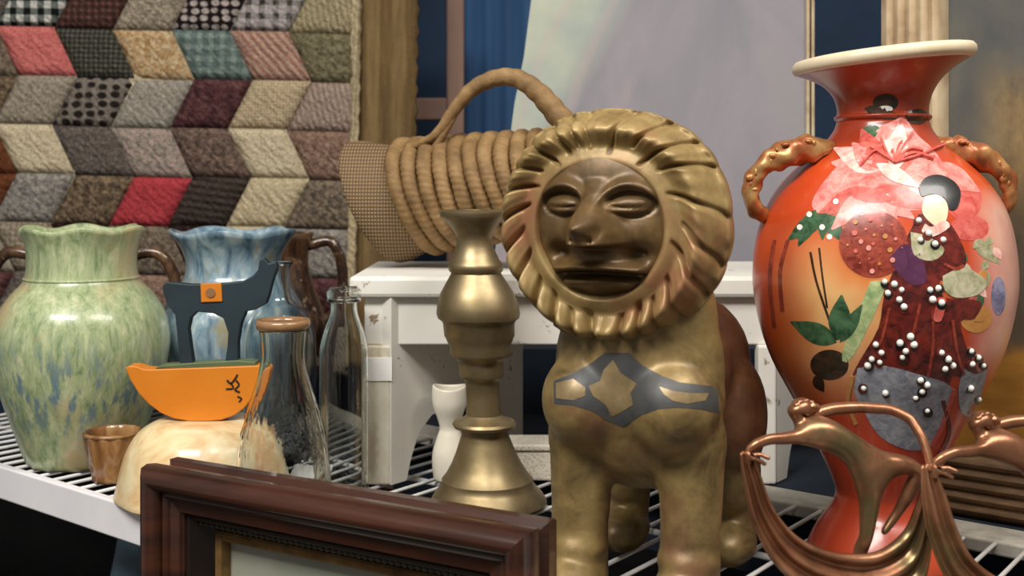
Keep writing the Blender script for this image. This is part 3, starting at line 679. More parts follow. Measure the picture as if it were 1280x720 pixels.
# ------------------------------------------------------------------ glassware
def hob(z0, z1, n=26, amp=.0012):
    def m(r, h, th):
        if z0 < h < z1: k = math.sin((h-z0)/(z1-z0)*PI); return r+amp*k*max(0, math.sin(n*th))*max(0, math.sin((h-z0)*420)), h
        return r, h
    return m
jY = .985; jc = Vector(((354-640)*jY/F, jY, SZ)); jr = thing('glass_carafe', 'clear glass carafe with amber rim and flared bubbly body', 'carafe', jc)
jp = [(.037, 0), (.040, .003), (.042, .02), (.041, .045), (.0375, .075), (.0305, .104), (.0235, .127), (.0195, .147), (.0205, .168), (.0212, .172)]
V, Fc = vessel(jp, .0025, jc, 104, hob(.05, .115), 8); part('body', V, Fc, M['glass'], jr)
V, Fc = lathe([(.0212, .1725), (.0230, .1730), (.0240, .1775), (.0232, .1810), (.0195, .1810), (.0185, .1765), (.0190, .1730)], jc, 64, None, False)
part('rim', V, Fc+[(6*64+i, 6*64+(i+1) % 64, (i+1) % 64, i) for i in range(64)], M['amber'], jr)
tY = 1.085; tc_ = Vector(((430-640)*tY/F, tY, SZ))
V, Fc = vessel([(.021, 0), (.0235, .003), (.0238, .02), (.0238, .12), (.0232, .142), (.0185, .160), (.0135, .174), (.0130, .186), (.0160, .189), (.0165, .196), (.0145, .199)], .0022, tc_, 56, None, 5)
bt = thing('glass_bottle', 'tall clear glass bottle beside the left leg of the white stool', 'bottle', tc_); part('body', V, Fc, M['glass'], bt)
V, Fc = tube([tc_+Vector((.0150*math.cos(2*PI*k/40), .0150*math.sin(2*PI*k/40), .1875)) for k in range(40)], .0018, 8, None, True); part('lip_ring', V, Fc, M['glass'], bt)
hY_ = 1.235; hc = Vector(((350-640)*hY_/F, hY_, SZ))
V, Fc = vessel([(.034, 0), (.0385, .004), (.0395, .03), (.0395, .11), (.0375, .138), (.028, .160), (.016, .170), (.0115, .182), (.0115, .205), (.0145, .2135)], .0024, hc, 56, None, 5)
solo('blue_glass_bottle', 'round shouldered pale blue glass bottle behind the carafe', 'bottle', V, Fc, M['glass_b'], hc)
pc = at(383, 591, 1.165); v, f = obox((pc.x-.013, 1.142, SZ+.0003), (.034, 0, 0), (0, .05, 0), (0, 0, .0015)); solo('price_card', 'small blank white card lying on the shelf behind the glassware', 'card', v, f, M['card'], (pc.x, 1.165, SZ), False)

# ------------------------------------------------------------------ candlestick, cream vase
kY = 1.05; kc = Vector(((611-640)*kY/F, kY, SZ)); q = kY/F
kp = [(72, 0), (73, .003), (71, .006), (68, .010), (61, .016), (57, .020), (57, .024), (52, .028), (44, .038), (38, .048), (33, .058), (29, .066), (29, .070), (38, .0725), (40, .0755), (38, .078), (27, .0805), (22, .084), (21, .1), (21, .115), (23, .1175), (27, .1195), (28, .122), (28, .134), (31, .1365), (37, .139), (39, .142), (38, .148), (41, .153), (42, .1555), (44, .158), (45, .170), (47, .1725), (51, .1745), (52.5, .179), (51, .187), (46, .198), (38, .208), (33, .214), (31, .2165), (34, .219), (35, .2225), (34, .2255), (30, .229), (24, .240), (22, .2475), (24, .254), (31, .262), (38, .267), (41, .270), (41, .274), (38, .2757), (20, .2757), (18, .268), (17, .255)]
V, Fc = lathe([(a*q, h) for a, h in kp], kc, 72)
V = [Vector((p.x-(p.z-SZ)*.055, p.y, p.z)) for p in V]
solo('brass_candlestick', 'turned brass candlestick leaning slightly beside the carved lion', 'candlestick', V, Fc, M['brass'], kc, True, 40)
oY = 1.135; oc = Vector(((562-640)*oY/F, oY, SZ)); q = oY/F
V, Fc = vessel([(17*q, 0), (20*q, .003), (22*q, .016), (21*q, .03), (15*q, .046), (12.5*q, .053), (15*q, .062), (21*q, .076), (22*q, .087), (21.5*q, .0945)], .0025, oc, 40, lambda r, h, th: (r, h+.0016*math.cos(2*th)*sm_(h, .06, .0945)), 5)
solo('cream_vase', 'little cream ceramic vase with pinched waist behind the candlestick', 'vase', V, Fc, M['ceramic'], oc)

t = NT('stippled_cream_ceramic'); co = t.coord(); vv = t.vor(330, co); t.base(t.ramp(vv, [(.2, 'c9bfa8'), (.45, 'e6dfcd')])); t.bump(vv, .5, .001); M['stipple'] = t.set(.4)
cbx = thing('cream_box', 'low cream stippled ceramic box between the candlestick and the lion', 'box', (.035, 1.15, SZ))
v, f = box(-.002, .075, 1.128, 1.172, SZ+.0003, SZ+.031); bevel(part('body', v, f, M['stipple'], cbx, False), .003, 3)
v, f = box(-.004, .077, 1.126, 1.174, SZ+.031, SZ+.0375); bevel(part('lid', v, f, M['stipple'], cbx, False), .002, 3)
# ------------------------------------------------------------------ picture frame in front
P2 = at(654, 671, .67); P1 = at(169, 586, .67*441/356); fz = P2.z
ex = Vector((P2.x-P1.x, P2.y-P1.y, 0)); FW = ex.length; ex.normalize(); eyv = Vector((-ex.y, ex.x, 0))
FH = fz-.75; org = Vector((P1.x, P1.y, .75))
fr = thing('picture_frame', 'deep dark mahogany shadow box frame leaning in front of the shelf', 'picture frame', org+ex*FW/2)
prof = [(.004, .052), (.004, .044), (.0, .042), (.0, .034), (.005, .031), (.005, .024), (.0, .020), (-.001, .012), (.0005, .005), (.004, .001), (.008, 0), (.012, .001), (.0155, .005), (.0165, .010), (.0165, .052)]
moulded_frame(fr, org, ex, eyv, FW, FH, prof, M['mahog'])
prof = [(.0168, .050), (.0168, .010), (.0195, .0085), (.0215, .010), (.0225, .0125), (.031, .0135), (.0325, .016), (.0325, .050)]
moulded_frame(fr, org, ex, eyv, FW, FH, prof, M['mahog'], ('inner_side', 'inner_top', 'inner_side', 'inner_bottom'))
prof = [(.0328, .050), (.0328, .019), (.0345, .0175), (.037, .0185), (.045, .032), (.047, .034), (.047, .050)]
moulded_frame(fr, org, ex, eyv, FW, FH, prof, M['ebony'], ('sight_side', 'sight_top', 'sight_side', 'sight_bottom'))
prof = [(.0473, .050), (.0473, .0335), (.049, .032), (.054, .033), (.055, .036), (.055, .050)]
moulded_frame(fr, org, ex, eyv, FW, FH, prof, M['oldgold'], ('gold_slip', 'gold_slip', 'gold_slip', 'gold_slip'))
bead = blob((0, 0, 0), (.0026, .0018, .0018), 8, 6); nb = 46
bm_ = mesh('carved_bead', [Matrix.Rotation(math.atan2(ex.y, ex.x), 3, 'Z') @ p for p in bead[0]], bead[1]); bm_.materials.append(M['ebony'])
for i in range(nb):
    o = bpy.data.objects.new('carved_bead', bm_); C.objects.link(o); o.parent = fr
    o.location = org+ex*(.043+(FW-.086)*i/(nb-1))+eyv*.0235+Vector((0, 0, FH-.0405))-fr.location
v, f = obox(org+ex*.05+eyv*.042+Vector((0, 0, .05)), ex*(FW-.1), eyv*.004, (0, 0, FH-.1)); part('print', v, f, M['print'], fr, False)
v, f = obox(org+ex*.03+eyv*.0475+Vector((0, 0, .03)), ex*(FW-.06), eyv*.003, (0, 0, FH-.06)); part('backboard', v, f, M['bench'], fr, False)
sj = Vector(((178-640)*1.165/F, 1.165, .75)); V, Fc = vessel([(.024, 0), (.028, .004), (.034, .05), (.036, .09), (.034, .13), (.028, .165), (.024, .188), (.026, .2)], .003, sj, 48)
solo('slate_blue_jar', 'slate blue jar in shadow below the white front board', 'jar', V, Fc, M['slateblue'], sj)

# ------------------------------------------------------------------ carved lion
LY = math.radians(24); lbase = Vector((.087, .80, SZ))
lx = Vector((math.cos(LY), -math.sin(LY), 0)); ly = Vector((math.sin(LY), math.cos(LY), 0)); LR = Matrix((lx, ly, Vector((0, 0, 1)))).transposed()
lion = thing('carved_lion', 'carved gilt wooden lion statue with dark face and painted chest band', 'statue', lbase)
def lw(x, y, z): return lbase+LR @ Vector((x, y, z))
def eb(x, y, z, a, b_, c, tilt=None): return blob(lw(x, y, z), (a, b_, c), 20, 14, LR if tilt is None else LR @ tilt)
def cone(p0, r0, p1, r1, sq=1.0):
    n = 9; pts = [Vector(p0).lerp(Vector(p1), i/n) for i in range(n+1)]; rr = [r0+(r1-r0)*i/n for i in range(n+1)]
    return tube([lw(*p) for p in pts], rr, 18)
pr = []
# chest column and barrel
pr.append(eb(0, .012, .165, .063, .047, .085)); pr.append(eb(0, .010, .150, .064, .046, .05)); pr.append(eb(0, .012, .20, .058, .046, .07))
pr.append(eb(-.031, -.007, .146, .034, .040, .036)); pr.append(eb(.031, -.007, .146, .034, .040, .036))
pr.append(cone((0, .02, .160), .055, (0, .135, .158), .052)); pr.append(eb(0, .13, .155, .056, .05, .058)); pr.append(eb(0, .08, .135, .050, .07, .034))
for sg in (-1, 1):
    xx = .041*sg
    pr.append(eb(xx, .004, .118, .0250, .026, .036)); pr.append(cone((xx, .004, .125), .0245, (xx, .002, .06), .0215)); pr.append(cone((xx, 0, .07), .0208, (xx, -.001, .012), .0215))
    pr.append(eb(xx, -.012, .017, .0245, .032, .019)); pr.append(eb(xx, -.003, .038, .0225, .024, .016))
    for k in (-1, 0, 1): pr.append(eb(xx+k*.0145, -.037, .0125, .0085, .012, .0125))
    hx = .044*sg
    pr.append(eb(hx, .118, .115, .027, .042, .050)); pr.append(eb(hx, .122, .07, .0215, .028, .038)); pr.append(cone((hx, .128, .07), .019, (hx, .122, .02), .0165)); pr.append(eb(hx, .110, .0175, .021, .032, .0175))
V, Fc = join(*pr); LV, LF = remesh(V, Fc, .0030, 5)
for p in LV: p.z = max(p.z, SZ+.0005)
body = part('body', LV, LF, M['lionbody'], lion); lion_bvh = BVHTree.FromPolygons(LV, LF)
tailp = cr([(0, .17, .16), (.01, .195, .13), (.02, .20, .09), (.02, .195, .05)], 6)
V, Fc = tube([lw(*p) for p in tailp], .008, 10); part('tail', V, Fc, M['lion'], lion)
# head frame
HA = math.radians(24); hf = Vector((-math.sin(HA), -math.cos(HA), -.03)).normalized(); hr = Vector((math.cos(HA), -math.sin(HA), 0)); hu = hr.cross(hf); hu = -hu if hu.z < 0 else hu
HC = at(772, 284, .80)
def hp_(x, z, h): return HC+hr*x+hu*z+hf*h
RX, RZ = .0838, .0845
def outline(th):
    s, c = math.sin(th), math.cos(th)          # th from the top, clockwise
    x = RX*math.copysign(abs(s)**.88, s); z = RZ*math.copysign(abs(c)**.92, c)
    if c < 0: x *= 1-.16*(-c)**1.5
    return x, z
def sm(x, a, b): t_ = max(0, min(1, (x-a)/(b-a))); return t_*t_*(3-2*t_)
nt = 540
GR = [(-9, .66), (11, .62), (30, .70), (47, .60), (62, .66), (86, .62), (106, .68), (122, .60), (140, .66), (153, .68), (163, .64), (173, .68), (183, .64), (193, .68), (204, .64), (217, .66), (233, .62), (249, .66), (264, .62), (281, .60), (297, .66), (313, .60), (330, .64), (341, .68)]
GA = sorted((math.radians(a_ % 360), r_) for a_, r_ in GR)
def mane_pt(rho, th, front=True):
    ta = th if th <= PI else 2*PI-th; sgn = 1 if th <= PI else -1
    flow = 1.15*(1.0-rho)*math.sin(ta)**.7 if 0 < ta < PI else 0     # locks sweep outward and down
    phi = (th+sgn*flow) % (2*PI)
    lo_i = max([i for i, g_ in enumerate(GA) if g_[0] <= phi], default=len(GA)-1)
    g0 = GA[lo_i]; g1 = GA[(lo_i+1) % len(GA)]
    gap = (g1[0]-g0[0]) % (2*PI); fr_ = ((phi-g0[0]) % (2*PI))/gap
    def groove(d, r0): return math.exp(-(d/.032)**2)*math.sin(PI*max(0, min(1, (rho-r0)/(1.03-r0))))**.7 if rho > r0 else 0
    gv = max(groove(fr_*gap, g0[1]), groove((1-fr_)*gap, g1[1]))
    x, z = outline(th)
    saw = fr_ if sgn > 0 else 1-fr_
    saw = .5+(saw-.5)*(1-math.exp(-(min(fr_, 1-fr_)*gap/.035)**2))
    amp = sm(rho, .62, .95)
    if front:
        h = .034+.007*sm(rho, .50, .57)-.004*sm(rho, .57, .70)+.008*math.sin(PI*sm(rho, .66, 1.0))-.024*sm(rho, .80, 1.0)**1.5
        h += amp*(.0046*(.5-saw)+.0010*math.sin(PI*fr_))*(1-.3*sm(rho, .9, 1.))-.0100*gv
        h += .0006*amp*math.sin(fr_*14+rho*9)
        k = rho*(1-.014*amp*sm(rho, .9, 1.0)*(1-math.sin(PI*fr_)**.6))
        return hp_(x*k, z*k, h)
    k = 1-.014*rho*(1-math.sin(PI*fr_)**.6)
    return hp_(x*rho*k, z*rho*k, .007-.058*math.sqrt(max(0, 1-rho*rho))-.004*rho)
V = []; Fc = []; rows = [('f', r) for r in np.linspace(.42, 1.0, 80)]+[('b', r) for r in (.985, .95, .88, .78, .65, .5, .3, .1)]
for k_, r in rows:
    for i in range(nt): V.append(mane_pt(float(r), 2*PI*i/nt, k_ == 'f'))
for j in range(len(rows)-1):
    for i in range(nt): a = j*nt+i; b2 = j*nt+(i+1) % nt; Fc.append((a, b2, b2+nt, a+nt))
V += [hp_(0, 0, .02), hp_(0, 0, -.055)]
for i in range(nt): Fc.append((i, (i+1) % nt, len(V)-2)); Fc.append(((len(rows)-1)*nt+i, (len(rows)-1)*nt+(i+1) % nt, len(V)-1))
o = part('mane', V, Fc, M['mane'], lion); o['label'] = 'carved radiating mane locks'
# face
FX, FZ = .0478, .0515; fcz = .006
def gs(x, a, s): return math.exp(-((x-a)/s)**2)
def face_h(u, v):
    r2 = min(1, u*u+v*v); h = .031+.017*math.sqrt(max(0, 1-r2*.92)); a = abs(u)
    # brow arches
    bz = .50-1.1*(a-.50)**2
    h += .0075*gs(v, bz, .085)*sm(a, .08, .22)*(1-sm(a, .80, .95))
    # eye sockets and closed lids
    e = ((a-.50)/.29)**2+((v-.235)/.13)**2
    h += -.0065*gs(a, .50, .36)*gs(v, .25, .22)
    h += .0095*math.exp(-e**1.6)
    h -= .0022*gs(v, .20+.35*(a-.5)**2, .022)*(1-sm(abs(a-.5), .20, .30))
    h -= .0030*math.exp(-((math.sqrt(e)-1.12)/.16)**2)
    # nose: bridge widening to the tip
    wd = .165+.18*sm(-v, -.40, .15); tipk = sm(-v, -.50, .04)*(1-sm(-v, .24, .33))
    h += (.008+.026*tipk)*math.exp(-(abs(u)/wd)**3.2)*(1-sm(v, .38, .62))*(1-sm(-v, .25, .35))
    h += .009*gs(u, 0, .12)*gs(v, -.03, .12)-.005*gs(a, .21, .05)*gs(v, -.10, .10)                           # tip
    h -= .006*gs(a, .12, .05)*gs(v, -.20, .06)                       # nostrils
    # muzzle and hollows beside the nose
    h += .006*gs(u, 0, .50)*gs(v, -.46, .14)
    h -= .012*gs(a, .56, .19)*gs(v, -.42, .12)
    # lip ledge, mouth, chin
    lip = -.575-.10*a*a
    h += .0105*gs(v, lip, .055)*(1-sm(a, .62, .74))
    h -= .0075*gs(v, lip-.10, .045)*(1-sm(a, .58, .74))
    h += .0060*gs(v, lip-.22, .09)*(1-sm(a, .45, .65))
    return h
nr_, na = 70, 150; V = []; Fc = []
for j in range(nr_+1):
    rr = j/nr_
    for i in range(na):
        th = 2*PI*i/na; u, v_ = rr*math.cos(th), rr*math.sin(th)
        V.append(hp_(u*FX, fcz+v_*FZ, face_h(u, v_)))
for i in range(na): th = 2*PI*i/na; V.append(hp_(math.cos(th)*FX, fcz+math.sin(th)*FZ, .015))
for j in range(nr_+1):
    for i in range(na): a = j*na+i; b2 = j*na+(i+1) % na; Fc.append((a, b2, b2+na, a+na))
part('face', V, Fc, M['face'], lion)
# painted harness band on the chest
hz = lambda pts: [(650+x/2.25, 400+y/2.25) for x, y in pts]
def ldec(name, poly, mat, thick=.0005, step=5, off=.0003):
    V, Fc = decal(poly, lion_bvh, thick*.3, step, off*.45); return part(name, V, Fc, mat, lion, True, 28)
ldec('chest_band', hz([(96, 172), (150, 150), (200, 122), (238, 92), (305, 92), (345, 128), (400, 158), (450, 176), (540, 186), (556, 200), (560, 262), (500, 250), (440, 246), (390, 250), (340, 268), (290, 302), (245, 282), (205, 256), (150, 240), (96, 236)]), M['harness'])
for pts in ([(102, 178), (150, 166), (184, 190), (182, 214), (150, 226), (102, 220)], [(392, 188), (430, 200), (478, 206), (530, 206), (520, 226), (470, 236), (430, 228), (405, 210)],
            [(262, 112), (285, 150), (330, 180), (312, 205), (318, 240), (280, 262), (258, 272), (242, 240), (205, 214), (192, 186), (225, 172), (236, 140)]):
    o = ldec('gilt_motif', hz(pts), M['lion'], .0005, 5, .0009)

# ------------------------------------------------------------------ red vase
vY = .90; vc = Vector(((1103-640)*vY/F, vY, SZ)); q = vY/F
vase = thing('red_vase', 'tall vermilion porcelain vase painted with flowers and a kimono lady', 'vase', vc)
def vz(y): return CZ+(HY-y)*q-SZ
vp = [(88, 697), (92, 694), (91, 684), (84, 668), (72, 648), (62, 634), (57, 620), (58, 608), (67, 585), (81, 555), (98, 520), (115, 488), (134, 452), (148, 412), (156, 372), (158, 342), (154, 300), (143, 262), (124, 230), (98, 203), (74, 182), (60, 165), (55, 152)]
vpr = [(a*q, max(0, vz(y))) for a, y in vp]; vpr[0] = (vpr[0][0], 0)
body_o = [(float(a), float(b_)) for a, b_ in cr(vpr, 4)]
lob = lambda r, h, th: (r*(1+.012*math.cos(8*th+.4)*sm(h, .06, .12)*(1-sm(h, .24, .30))), h)
V, Fc = lathe(body_o+[(r-.006, h) for r, h in reversed(body_o[4:])], vc, 112, lob); part('body', V, Fc, M['vermilion'], vase)
BV, BF = lathe(body_o, vc, 112, lob)
def tilt_up(V): return [Vector((p.x, p.y, p.z+(p.x-vc.x)*.10*sm(p.z-SZ, .352, .40))) for p in V]
nk = [(55, 152), (58, 149), (58.5, 146), (55, 143), (55.5, 132), (60, 118), (70, 104), (86, 92), (104, 83)]
nkp = [(float(a), float(b_)) for a, b_ in cr([(a*q, vz(y)) for a, y in nk], 4)]
V, Fc = lathe(nkp+[(r-.005, h+.001) for r, h in reversed(nkp)], vc, 96, None, False); part('neck', tilt_up(V), Fc, M['vermilion'], vase)
NVv, NFf = lathe(nkp, vc, 96, None, False)
rm = [(102, 84), (107, 82), (110, 77), (109.5, 71), (106, 67), (101, 66), (96, 69), (94, 76), (98, 82)]
V, Fc = lathe([(a*q, vz(y)) for a, y in rm]+[(102*q, vz(84))], vc, 96, None, False); part('rim', tilt_up(V), Fc, M['rimcream'], vase)
vV, vF = join((BV, BF), (NVv, NFf)); vb = BVHTree.FromPolygons(vV, vF)
def vd(name, poly, mat, thick=.0005, step=6., off=.0003, dome=0., label=None, sm3=True):
    if sm3 and len(poly) < 40 and name not in ('stem', 'fold'): poly = [tuple(p) for p in cr(list(poly)+[poly[0]], 3)][:-1]
    V, Fc = decal(poly, vb, thick*(.6 if name == 'pearl' else .22), step, off*.22, dome*(.5 if name == 'pearl' else .12)); o = part(name, V, Fc, M[mat], vase, True, 28)
    if label: o['label'] = label
    return o
# neck leaves and pink blossom
vd('leaf', circ(1107, 128, 16, 11), 'darkleaf'); vd('leaf', leaf(1080, 135, 1128, 148, 8), 'darkleaf', off=.0006); vd('leaf', circ(1146, 146, 14, 10), 'darkleaf'); vd('leaf', circ(1090, 164, 11, 8), 'leafg')
vd('petal', circ(1107, 136, 9, 4), 'pearl', off=.001)
def blossom(cx, cy, pet, L0, wd, mats, a0, a1, off=.0004):
    for i in range(pet):
        an = math.radians(a0+(a1-a0)*i/(pet-1)); L_ = L0*(1+.12*math.sin(i*2.4))
        vd('petal', leaf(cx, cy, cx+L_*math.cos(an), cy+L_*.8*math.sin(an), wd), mats[i % len(mats)], .0004, 7, off+.00022*(i % 4), .0006)
vd('petal', [(1040, 215), (1060, 195), (1085, 180), (1098, 160), (1115, 152), (1130, 146), (1140, 160), (1150, 172), (1165, 185), (1180, 205), (1195, 225), (1180, 250), (1150, 262), (1110, 262), (1070, 262), (1030, 268), (1015, 258), (1022, 238)], 'pink', .0004, 8)
blossom(1100, 212, 9, 62, 15, ('pink', 'petalwhite', 'pink', 'rose'), -170, -10, .0008)
blossom(1090, 236, 7, 76, 13, ('rose', 'pink', 'pink'), 150, 20, .0009)
vd('petal', leaf(1118, 215, 1126, 150, 13), 'petalwhite', off=.0024, dome=.0006); vd('petal', leaf(1095, 205, 1150, 235, 9), 'petalwhite', off=.0022, dome=.0005); vd('petal', leaf(1060, 240, 1120, 250, 9), 'rose', off=.0022)
vd('petal', circ(1205, 250, 22, 26), 'rose'); vd('petal', circ(1212, 285, 24, 16), 'rose', off=.0005); vd('petal', leaf(1165, 205, 1225, 240, 14), 'pink', off=.0008)
# green leaves at left
for a in ((1030, 268, 985, 300, 11), (1020, 262, 998, 308, 10), (1035, 268, 1050, 300, 11), (1030, 262, 1028, 300, 8)): vd('leaf', leaf(*a), 'leafg', off=.0005)
for x, y in ((1000, 284), (1028, 284), (1037, 296), (1012, 268), (1045, 252), (1108, 246)): vd('dot', circ(x, y, 3.5, n=8), 'pearl', .0008, 4, .001)
vd('stem', stroke([(1013, 315), (1020, 350), (1033, 390), (1046, 425)], 3), 'darkleaf'); vd('stem', stroke([(1024, 310), (1028, 345), (1034, 385)], 2.5), 'darkleaf')
for a in ((1046, 428, 988, 402, 13), (1048, 425, 1052, 368, 14), (1050, 428, 1078, 380, 9)): vd('leaf', leaf(*a), 'leafg', off=.0006, dome=.0006)
vd('stripe', [(1088, 352), (1103, 352), (1102, 372), (1066, 446), (1053, 440)], 'paleg', off=.0004)
vd('leaf', circ(1037, 456, 24, 19), 'darkleaf'); vd('leaf', leaf(1018, 470, 1030, 490, 7), 'darkleaf')
# lantern / fan disc
vd('fan', circ(1092, 305, 43, 42, 24), 'crimson', .0008, 7, .0010, .0015, 'round crimson fan')
# lady
vd('kimono', [(1148, 268), (1178, 270), (1200, 300), (1207, 330), (1188, 352), (1175, 350), (1180, 372), (1225, 376), (1218, 398), (1200, 402), (1210, 440), (1224, 470), (1215, 482), (1190, 470), (1180, 520), (1165, 545), (1140, 548), (1150, 500), (1120, 462), (1085, 455), (1066, 470), (1075, 450), (1098, 410), (1105, 370), (1120, 330), (1132, 300)], 'kimono', .0006, 7, .0012, .0008, 'dark red kimono')
vd('sleeve', [(1112, 322), (1130, 305), (1150, 318), (1158, 350), (1140, 356), (1122, 340)], 'purple', .0005, 6, .0026)
vd('obi', [(1138, 290), (1160, 296), (1180, 312), (1165, 326), (1142, 318)], 'sage', .0005, 6, .0027)
vd('face', [(1156, 246), (1172, 244), (1184, 256), (1182, 276), (1172, 284), (1158, 274), (1152, 262)], 'skin', .0006, 5, .0024, .0005)
vd('hair', [(1148, 234), (1156, 223), (1172, 219), (1190, 226), (1200, 240), (1196, 260), (1186, 262), (1180, 248), (1164, 243), (1152, 246)], 'hair', .0010, 5, .0030, .0012)
vd('sleeve', [(1178, 345), (1205, 334), (1232, 352), (1222, 368), (1195, 372), (1180, 362)], 'sage', .0005, 6, .0026)
vd('flower', circ(1248, 370, 9, 24, 12), 'lilac'); vd('flower', leaf(1218, 300, 1250, 330, 9), 'sage'); vd('flower', circ(1220, 398, 20, 18), 'ochre', off=.0003)
for pts in ([(1150, 380), (1140, 420), (1128, 455)], [(1165, 385), (1166, 430), (1160, 470)], [(1112, 385), (1102, 425), (1090, 452)], [(1190, 400), (1196, 440), (1204, 468)], [(1180, 330), (1194, 336), (1204, 332)]):
    vd('fold', stroke(pts, 3.5), 'crimson', .0005, 5, .0036)
vd('collar', [(1156, 280), (1164, 284), (1180, 276), (1186, 284), (1166, 296), (1152, 290)], 'petalwhite', .0005, 4, .0040)
vd('sash', [(1172, 372), (1182, 374), (1176, 400), (1166, 398)], 'rose', .0005, 5, .0040)
random.seed(11)
for i in range(22):
    an = i*2.4; rr = 9*math.sqrt(i*.75); vd('dot', circ(1092+rr*math.cos(an), 305+rr*math.sin(an), 2.2+1.2*math.sin(i*1.7), n=7), ('rose', 'pink', 'ochre')[i % 3], .0004, 3, .0060)
for i in range(14):
    x = 1198+random.random()*52; y = 285+random.random()*130
    if x < 1252-abs(y-345)*.12: vd('flower', leaf(x, y, x+random.uniform(-14, 14), y+random.uniform(8, 22), 5), random.choice(['sage', 'ochre', 'rose', 'leafg', 'petalwhite']), .0004, 5, .0006+.0002*(i % 5))
for pts, m_ in (([(1066, 470), (1060, 500), (1070, 530)], 'ochre'), ([(1192, 486), (1178, 530), (1164, 556)], 'rose'), ([(1178, 500), (1186, 540), (1170, 575)], 'kimono')):
    vd('fold', stroke(pts, 5), m_, .0004, 5, .0030)
for pts in ([(985, 300), (975, 340), (978, 390)], [(968, 300), (962, 350), (968, 410)]): vd('fold', stroke(pts, 5), 'crimson', .0004, 6, .0004)
for i in range(9):
    x = 1075+i*13; vd('fold', stroke([(1118, 205), ((x+1118)/2, 190+6*math.sin(i)), (x, 175+14*math.cos(i*1.9)+abs(i-4)*5)], 2.2), 'rose', .0004, 5, .0130)
# grey-blue panels with pearls
vd('panel', [(1072, 460), (1108, 458), (1142, 466), (1192, 486), (1176, 530), (1164, 556), (1136, 562), (1100, 545), (1078, 510), (1068, 488)], 'greyblue', .0005, 7, .0020, 0, 'grey blue panel')
vd('panel', [(1204, 460), (1220, 468), (1232, 462), (1226, 492), (1212, 520), (1200, 512), (1198, 486)], 'greyblue', .0005, 6, .0020)
pearls = [(1106, 352), (1118, 355), (1127, 362), (1110, 366), (1124, 374), (1130, 383), (1162, 362), (1172, 360), (1165, 374), (1176, 378), (1095, 430), (1102, 440), (1090, 448), (1085, 456), (1100, 452), (1125, 428), (1138, 420), (1132, 438), (1142, 430), (1128, 446), (1176, 440), (1184, 448), (1180, 460), (1190, 456), (1213, 438), (1222, 446), (1214, 454), (1228, 456), (1150, 474), (1158, 480), (1152, 488), (1144, 496), (1080, 484), (1107, 490), (1158, 512), (1178, 300), (1168, 305), (1150, 300), (1160, 292), (1212, 484), (1222, 498), (1148, 276)]
for i, (x, y) in enumerate(pearls): vd('dark_spot', circ(x+1.5*math.sin(i*2.1), y+2+math.cos(i*1.3), 5.2+math.sin(i*3)*1.0, n=9), ('hair', 'darkleaf', 'kimono')[i % 3], .0004, 4, .0046+.0002*(i % 4))
pb = blob((0, 0, 0), (.0023, .0023, .0023), 10, 8); pme = mesh('pearl', *pb); pme.materials.append(M['pearl'])
for i, (x, y) in enumerate(pearls):
    d_ = Vector(((x-640)/F, 1, (HY-y)/F)).normalized(); loc, nor, _, _ = vb.ray_cast(CAMV, d_)
    o = bpy.data.objects.new('pearl', pme); C.objects.link(o); o.parent = vase; o.location = loc+nor*.0012-vase.location; k_ = .85+.3*random.random(); o.scale = (k_, k_, k_)
# handles
def handle(pts, sg):
    P = cr(pts, 8); V1, F1 = tube([at(p[0], p[1], p[2]) for p in P], [p[3]*q for p in P], 14, lambda i, th: 1+.12*math.sin(i*.47+2*th)+.10*math.sin(i*.83-th*3)); o = part('handle', V1, F1, M['handle'], vase); o['label'] = 'gilded moulded handle'
    for i in range(3, len(P)-3, 3):
        p = P[i]; V2, F2 = blob(at(p[0]+5*math.sin(i*1.7), p[1]-p[3]*.45+4*math.cos(i*2.3), p[2]-p[3]*.7*q), ((4+2*math.sin(i*1.1))*q, 4.5*q, (4+1.6*math.cos(i*1.9))*q), 10, 8)
        k = part('knob', V2, F2, M['handle'], o)
handle([(1040, 186, .885, 9), (1018, 186, .88, 15), (992, 190, .88, 18), (966, 200, .88, 14), (948, 214, .882, 11), (939, 238, .885, 11), (944, 262, .89, 10), (962, 272, .90, 8)], -1)
handle([(1166, 178, .885, 9), (1186, 186, .88, 15), (1210, 192, .88, 18), (1236, 202, .88, 14), (1254, 216, .882, 11), (1262, 236, .885, 10), (1258, 256, .89, 9), (1246, 266, .90, 8)], 1)

# ------------------------------------------------------------------ copper dancers
DY = .715
dbase = at(1110, 720, DY); dbase = Vector((dbase.x, DY+.02, SZ))
dn = thing('copper_dancers', 'copper centrepiece of bending dancers holding draped swags before the red vase', 'statue', dbase)
def dp(x, y, dy=0.): p = at(x, y, DY); return Vector((p.x, DY+dy, p.z))
dq = DY/F
def skin(chains, root):
    """chains: list of lists of (key, x, y, dy, r px)"""
    idx = {}; V = []; R = []; E = []
    for ch in chains:
        prev = None
        for it in ch:
            k_ = it[0]
            if k_ not in idx: idx[k_] = len(V); V.append(dp(it[1], it[2], it[3])); R.append(it[4]*dq)
            if prev is not None: E.append((prev, idx[k_]))
            prev = idx[k_]
    me = bpy.data.meshes.new('tmp'); me.from_pydata([tuple(v) for v in V], E, []); o = bpy.data.objects.new('tmp', me); C.objects.link(o)
    m = o.modifiers.new('s', 'SKIN'); m.use_smooth_shade = True; s2 = o.modifiers.new('d', 'SUBSURF'); s2.levels = 2; s2.render_levels = 2
    for i, sv in enumerate(me.skin_vertices[0].data): sv.radius = (R[i], R[i]); sv.use_root = (i == idx[root])
    dg = bpy.context.evaluated_depsgraph_get(); ev = o.evaluated_get(dg); m2 = ev.to_mesh(); v2 = [v.co.copy() for v in m2.vertices]; f2 = [tuple(p.vertices) for p in m2.polygons]
    ev.to_mesh_clear(); bpy.data.objects.remove(o); bpy.data.meshes.remove(me); return v2, f2
